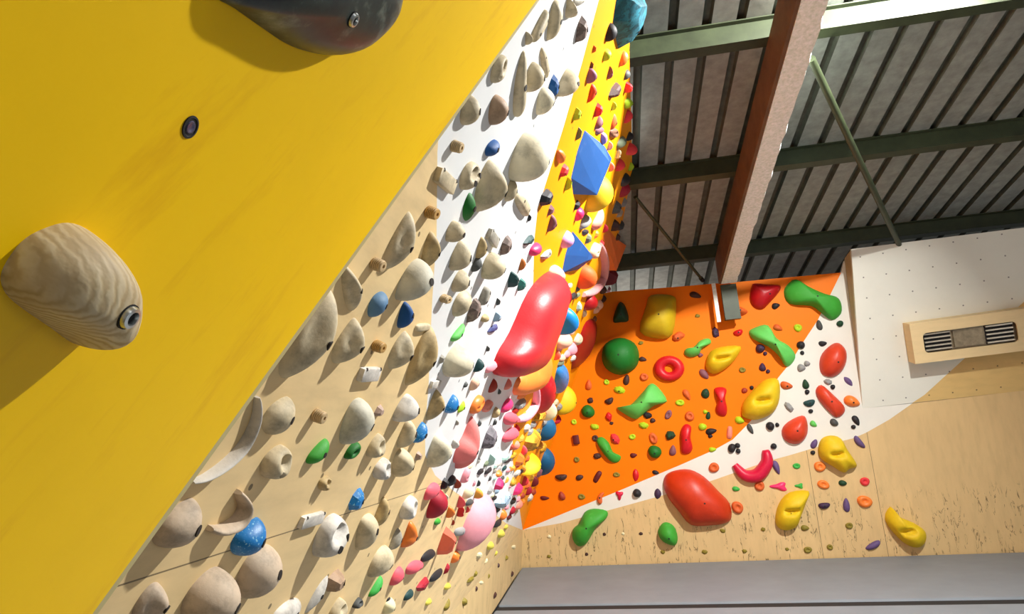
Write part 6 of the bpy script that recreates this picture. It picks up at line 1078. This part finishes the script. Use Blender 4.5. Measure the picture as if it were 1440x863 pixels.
for gx0 in (ax0 + .015, ax1 - .185):
    V, F = boxv(gx0 - .004, gx0 + .174, ay0 + .004, ay1 - .004, .0935, .0945); mesh('slot_recess', V, F, M['dark'], parent=vb, smooth=False)
V, F = boxv(ax0 + .205, ax1 - .205, ay0 + .012, ay1 - .012, .093, .103); mesh('centre_plate', V, F, M['bronze'], parent=vb, smooth=False)

# mats that cover the hall floor up to the walls
def prism(pts, z0, z1):
    n = len(pts); V = [(x, y, z0) for x, y in pts] + [(x, y, z1) for x, y in pts]
    return V, [tuple(range(n - 1, -1, -1)), tuple(range(n, 2 * n))] + [(i, (i + 1) % n, n + (i + 1) % n, n + i) for i in range(n)]
def back_y(x): return 5.605 - .1107 * (x + .824)
def mat_obj(pts, words):
    V, F = prism(pts, -.298, 0); o = mesh('crash_mat', V, F, M['mat_grey'], smooth=False); tag(o, words, 'mat', 'grey crash mats on the hall floor')
    bv = o.modifiers.new('soft_edge', 'BEVEL'); bv.width = .012; bv.segments = 2
mat_obj([(-.83, 4.42), (5.2, 3.72), (5.2, back_y(5.2)), (-.83, back_y(-.83))], 'grey crash mat against the foot of the far wall, beyond the dark gap')
mat_obj([(-.83, .6), (5.2, .6), (5.2, 3.60), (-.83, 4.30)], 'grey crash mat on the near side of the dark gap')

V, F = prism([(-.83, 4.302), (5.2, 3.602), (5.2, 3.718), (-.83, 4.418)], -.29, -.012)  # dark filler added to give the gap between the mats its shade
structure(mesh('gap_shade_strip', V, F, M['dark'], smooth=False))

# ------------------------------------------------------------------ holds
BOLT_PROF = [(1.0, -.5), (1.0, .04), (.9, .06), (.4, .02), (.0001, .0)]
bolt_meshes = {}
def bolt_mesh(r, m):
    key = (round(r, 4), m.name)
    if key not in bolt_meshes:
        V, F = lathe([(a * r, b * r) for a, b in BOLT_PROF], 14)
        o = mesh('bolt', V, F, m); bolt_meshes[key] = o.data; bpy.data.objects.remove(o)
    return bolt_meshes[key]
def add_bolt(parent, V, x, y, r, m=None, name='bolt'):
    me = parent.data; best = min(me.vertices, key=lambda v: (v.co.x - x) ** 2 + (v.co.y - y) ** 2 + (0 if v.co.z > .002 else 9))
    o = bpy.data.objects.new(name, bolt_mesh(r, m or M['bolt'])); col.objects.link(o); o.parent = parent
    nrm = best.normal.copy()
    if nrm.z < .1: nrm.z = .1; nrm.normalize()
    o.matrix_basis = Matrix.Translation(best.co) @ nrm.to_track_quat('Z', 'Y').to_matrix().to_4x4()
    return o
BOLTS = {'dome': [(.25, -.1)], 'ball': [(0, -.1)], 'egg': [(.1, -.15)], 'shell': [(-.1, -.35)], 'jug': [(-.3, -.25), (.45, -.2)], 'cup': [(.22, .05)],
         'long': [(0, 0)], 'rail': [(-.55, 0), (.55, 0)], 'tri': [(0, 0)], 'bone': [(0, 0)], 'leaf': [(0, 0)], 'bean': [(0, 0)], 'rock': [(0, 0)], 'wedge': [], 'ridge': [], 'slab': [], 'chip': [],
         'pocket': [(0, .1)], 'loop': [(-.1, .0)], 'ribbed': [(0, 0)], 'block': [(-.6, 0), (.6, 0)], 'crescent': [(0, .4)], 'horn': [(0, .35)], 'donut': [], 'arc': []}
FRM = {k: frame(k) for k in FRAMES}
for kind, w, P, phi, a, b, h, c, seed, name, label, gi, outl in HOLDS:
    rot = FRM[w].to_3x3().to_4x4()
    mw = Matrix.Translation(P) @ rot @ Matrix.Rotation(phi, 4, 'Z')
    flat = kind in FLAT
    if kind == 'arc':
        path = catmull([outl[0]] + outl + [outl[-1]], 4)[4:-8]; n = len(path)
        path = [p for i, p in enumerate(path) if i == 0 or np.linalg.norm(p - path[i - 1]) > 1e-4]; n = len(path)
        rad = [a * (.35 + .65 * math.sin(math.pi * (i + .3) / (n - .4)) ** .6) for i in range(n)]
        V, F = sweep_mesh(path, rad, 12); V = [(x, y, z * h) for x, y, z in V]; size = a * 3
    elif outl:
        pts = outl if flat else catmull(outl, 3)
        V, F = dome_mesh(pts, kind); V = [(x, y, z * h) for x, y, z in V]
        size = max(abs(x) for x, _, _ in V) ; a = max(abs(x) for x, _, _ in V); b = max(abs(y) for _, y, _ in V)
    else:
        V, F = template(kind, seed); V = [(x * a, y * b, z * h) for x, y, z in V]; size = min(a, b)
    o = mesh(name, V, F, resin(c), mw, smooth=not flat or (outl is not None and kind == 'rock'), angle=25 if flat else 60)
    tag(o, label, 'climbing hold', GROUPS[gi])
    if (w == 'L' and size > .009) or (w == 'B' and size > .03):
        br = min(.0068, size * .24)
        for bx, by in BOLTS[kind]: add_bolt(o, V, bx * a, by * b, br)

# two holds and an empty bolt hole on the yellow panel right in front of the camera
WOOD = [(-1.0662, 0.4351), (-1.0605, 0.4427), (-1.0475, 0.4471), (-1.0361, 0.4442), (-1.0242, 0.4361), (-1.017, 0.4209), (-1.0168, 0.3991), (-1.0249, 0.3792), (-1.0325, 0.3671), (-1.0432, 0.3566), (-1.0507, 0.355), (-1.0571, 0.3594), (-1.0596, 0.3675), (-1.0623, 0.387), (-1.0672, 0.4202)]
DARK = [(-0.8896, 0.4915), (-0.8753, 0.4741), (-0.8531, 0.4477), (-0.8334, 0.425), (-0.8124, 0.4055), (-0.7864, 0.3865), (-0.7545, 0.3732), (-0.7162, 0.3695), (-0.6923, 0.374), (-0.6827, 0.3854), (-0.6825, 0.4092), (-0.7372, 0.4661), (-0.8329, 0.5062), (-0.8788, 0.5066)]
def near_hold(pts, h, m, name, label, apex, rings=14):
    c = np.mean(pts, 0); loc = catmull([(x - c[0], y - c[1]) for x, y in pts], 4)
    PROF['near'] = (3.0, 1.5, rings, apex, [])
    V, F = dome_mesh(loc, 'near'); V = [(x, y, z * h) for x, y, z in V]
    o = mesh(name, V, F, m, FRM['Y'] @ Matrix.Translation((c[0], c[1], 0))); tag(o, label, 'climbing hold', 'climbing holds on the yellow panel'); return o, V
wh, WV = near_hold(WOOD, .036, M['wood_hold'], 'wooden_hold', 'turned wooden climbing hold with growth rings, screwed to the yellow panel', (.1, -.25))
hexp = [(.0066, -.002), (.0066, .0008), (.0058, .0028), (.0040, .0032), (.0036, .0004), (.0001, .0004)]
def big_bolt(parent, x, y, s=1.0):
    me = parent.data; best = min(me.vertices, key=lambda v: (v.co.x - x) ** 2 + (v.co.y - y) ** 2 + (0 if v.co.z > .004 else 9)); nn = best.normal
    V, F = lathe([(a * s, b * s) for a, b in hexp], 24)
    mx = Matrix.Translation(best.co) @ nn.to_track_quat('Z', 'Y').to_matrix().to_4x4()
    ob = mesh('bolt', V, F, M['zinc'], mx, parent); ob['label'] = 'shiny steel bolt'
    V, F = lathe([(.0036 * s, .0002), (.0036 * s, .0008 * s), (.0001, .0008 * s)], 6); mesh('hex_socket', V, F, M['dark'], Matrix.Identity(4), ob, smooth=False)
    V, F = lathe([(.0074 * s, -.001), (.0073 * s, .0004), (.0067 * s, .0004), (.0066 * s, -.001)], 24); mesh('counterbore', V, F, M['dark'], mx, parent)
big_bolt(wh, .0015, -.0015)
dh, DV = near_hold(DARK, .032, M['dark_marble'], 'marbled_hold', 'dark green-black marbled climbing hold cut off by the top edge, on the yellow panel', (.2, -.3))
big_bolt(dh, -.004, .010, .8)
V, F = lathe([(.0072, .0002), (.0070, .0008), (.0058, .0009), (.0054, .0004), (.0001, .0004)], 28)
tn = mesh('bolt_hole', V, F, M['dark'], FRM['Y'] @ Matrix.Translation((-.932, .427, 0))); tag(tn, 'small empty bolt hole in the yellow panel between the two holds', 'bolt hole')
V, F = lathe([(.0040, .0004), (.0036, .0010), (.0026, .0010), (.0022, .0006), (.0001, .0006)], 18); o = mesh('metal_insert', V, F, simple('insert_steel', srgb(96, 92, 120), .4, .6), parent=tn)
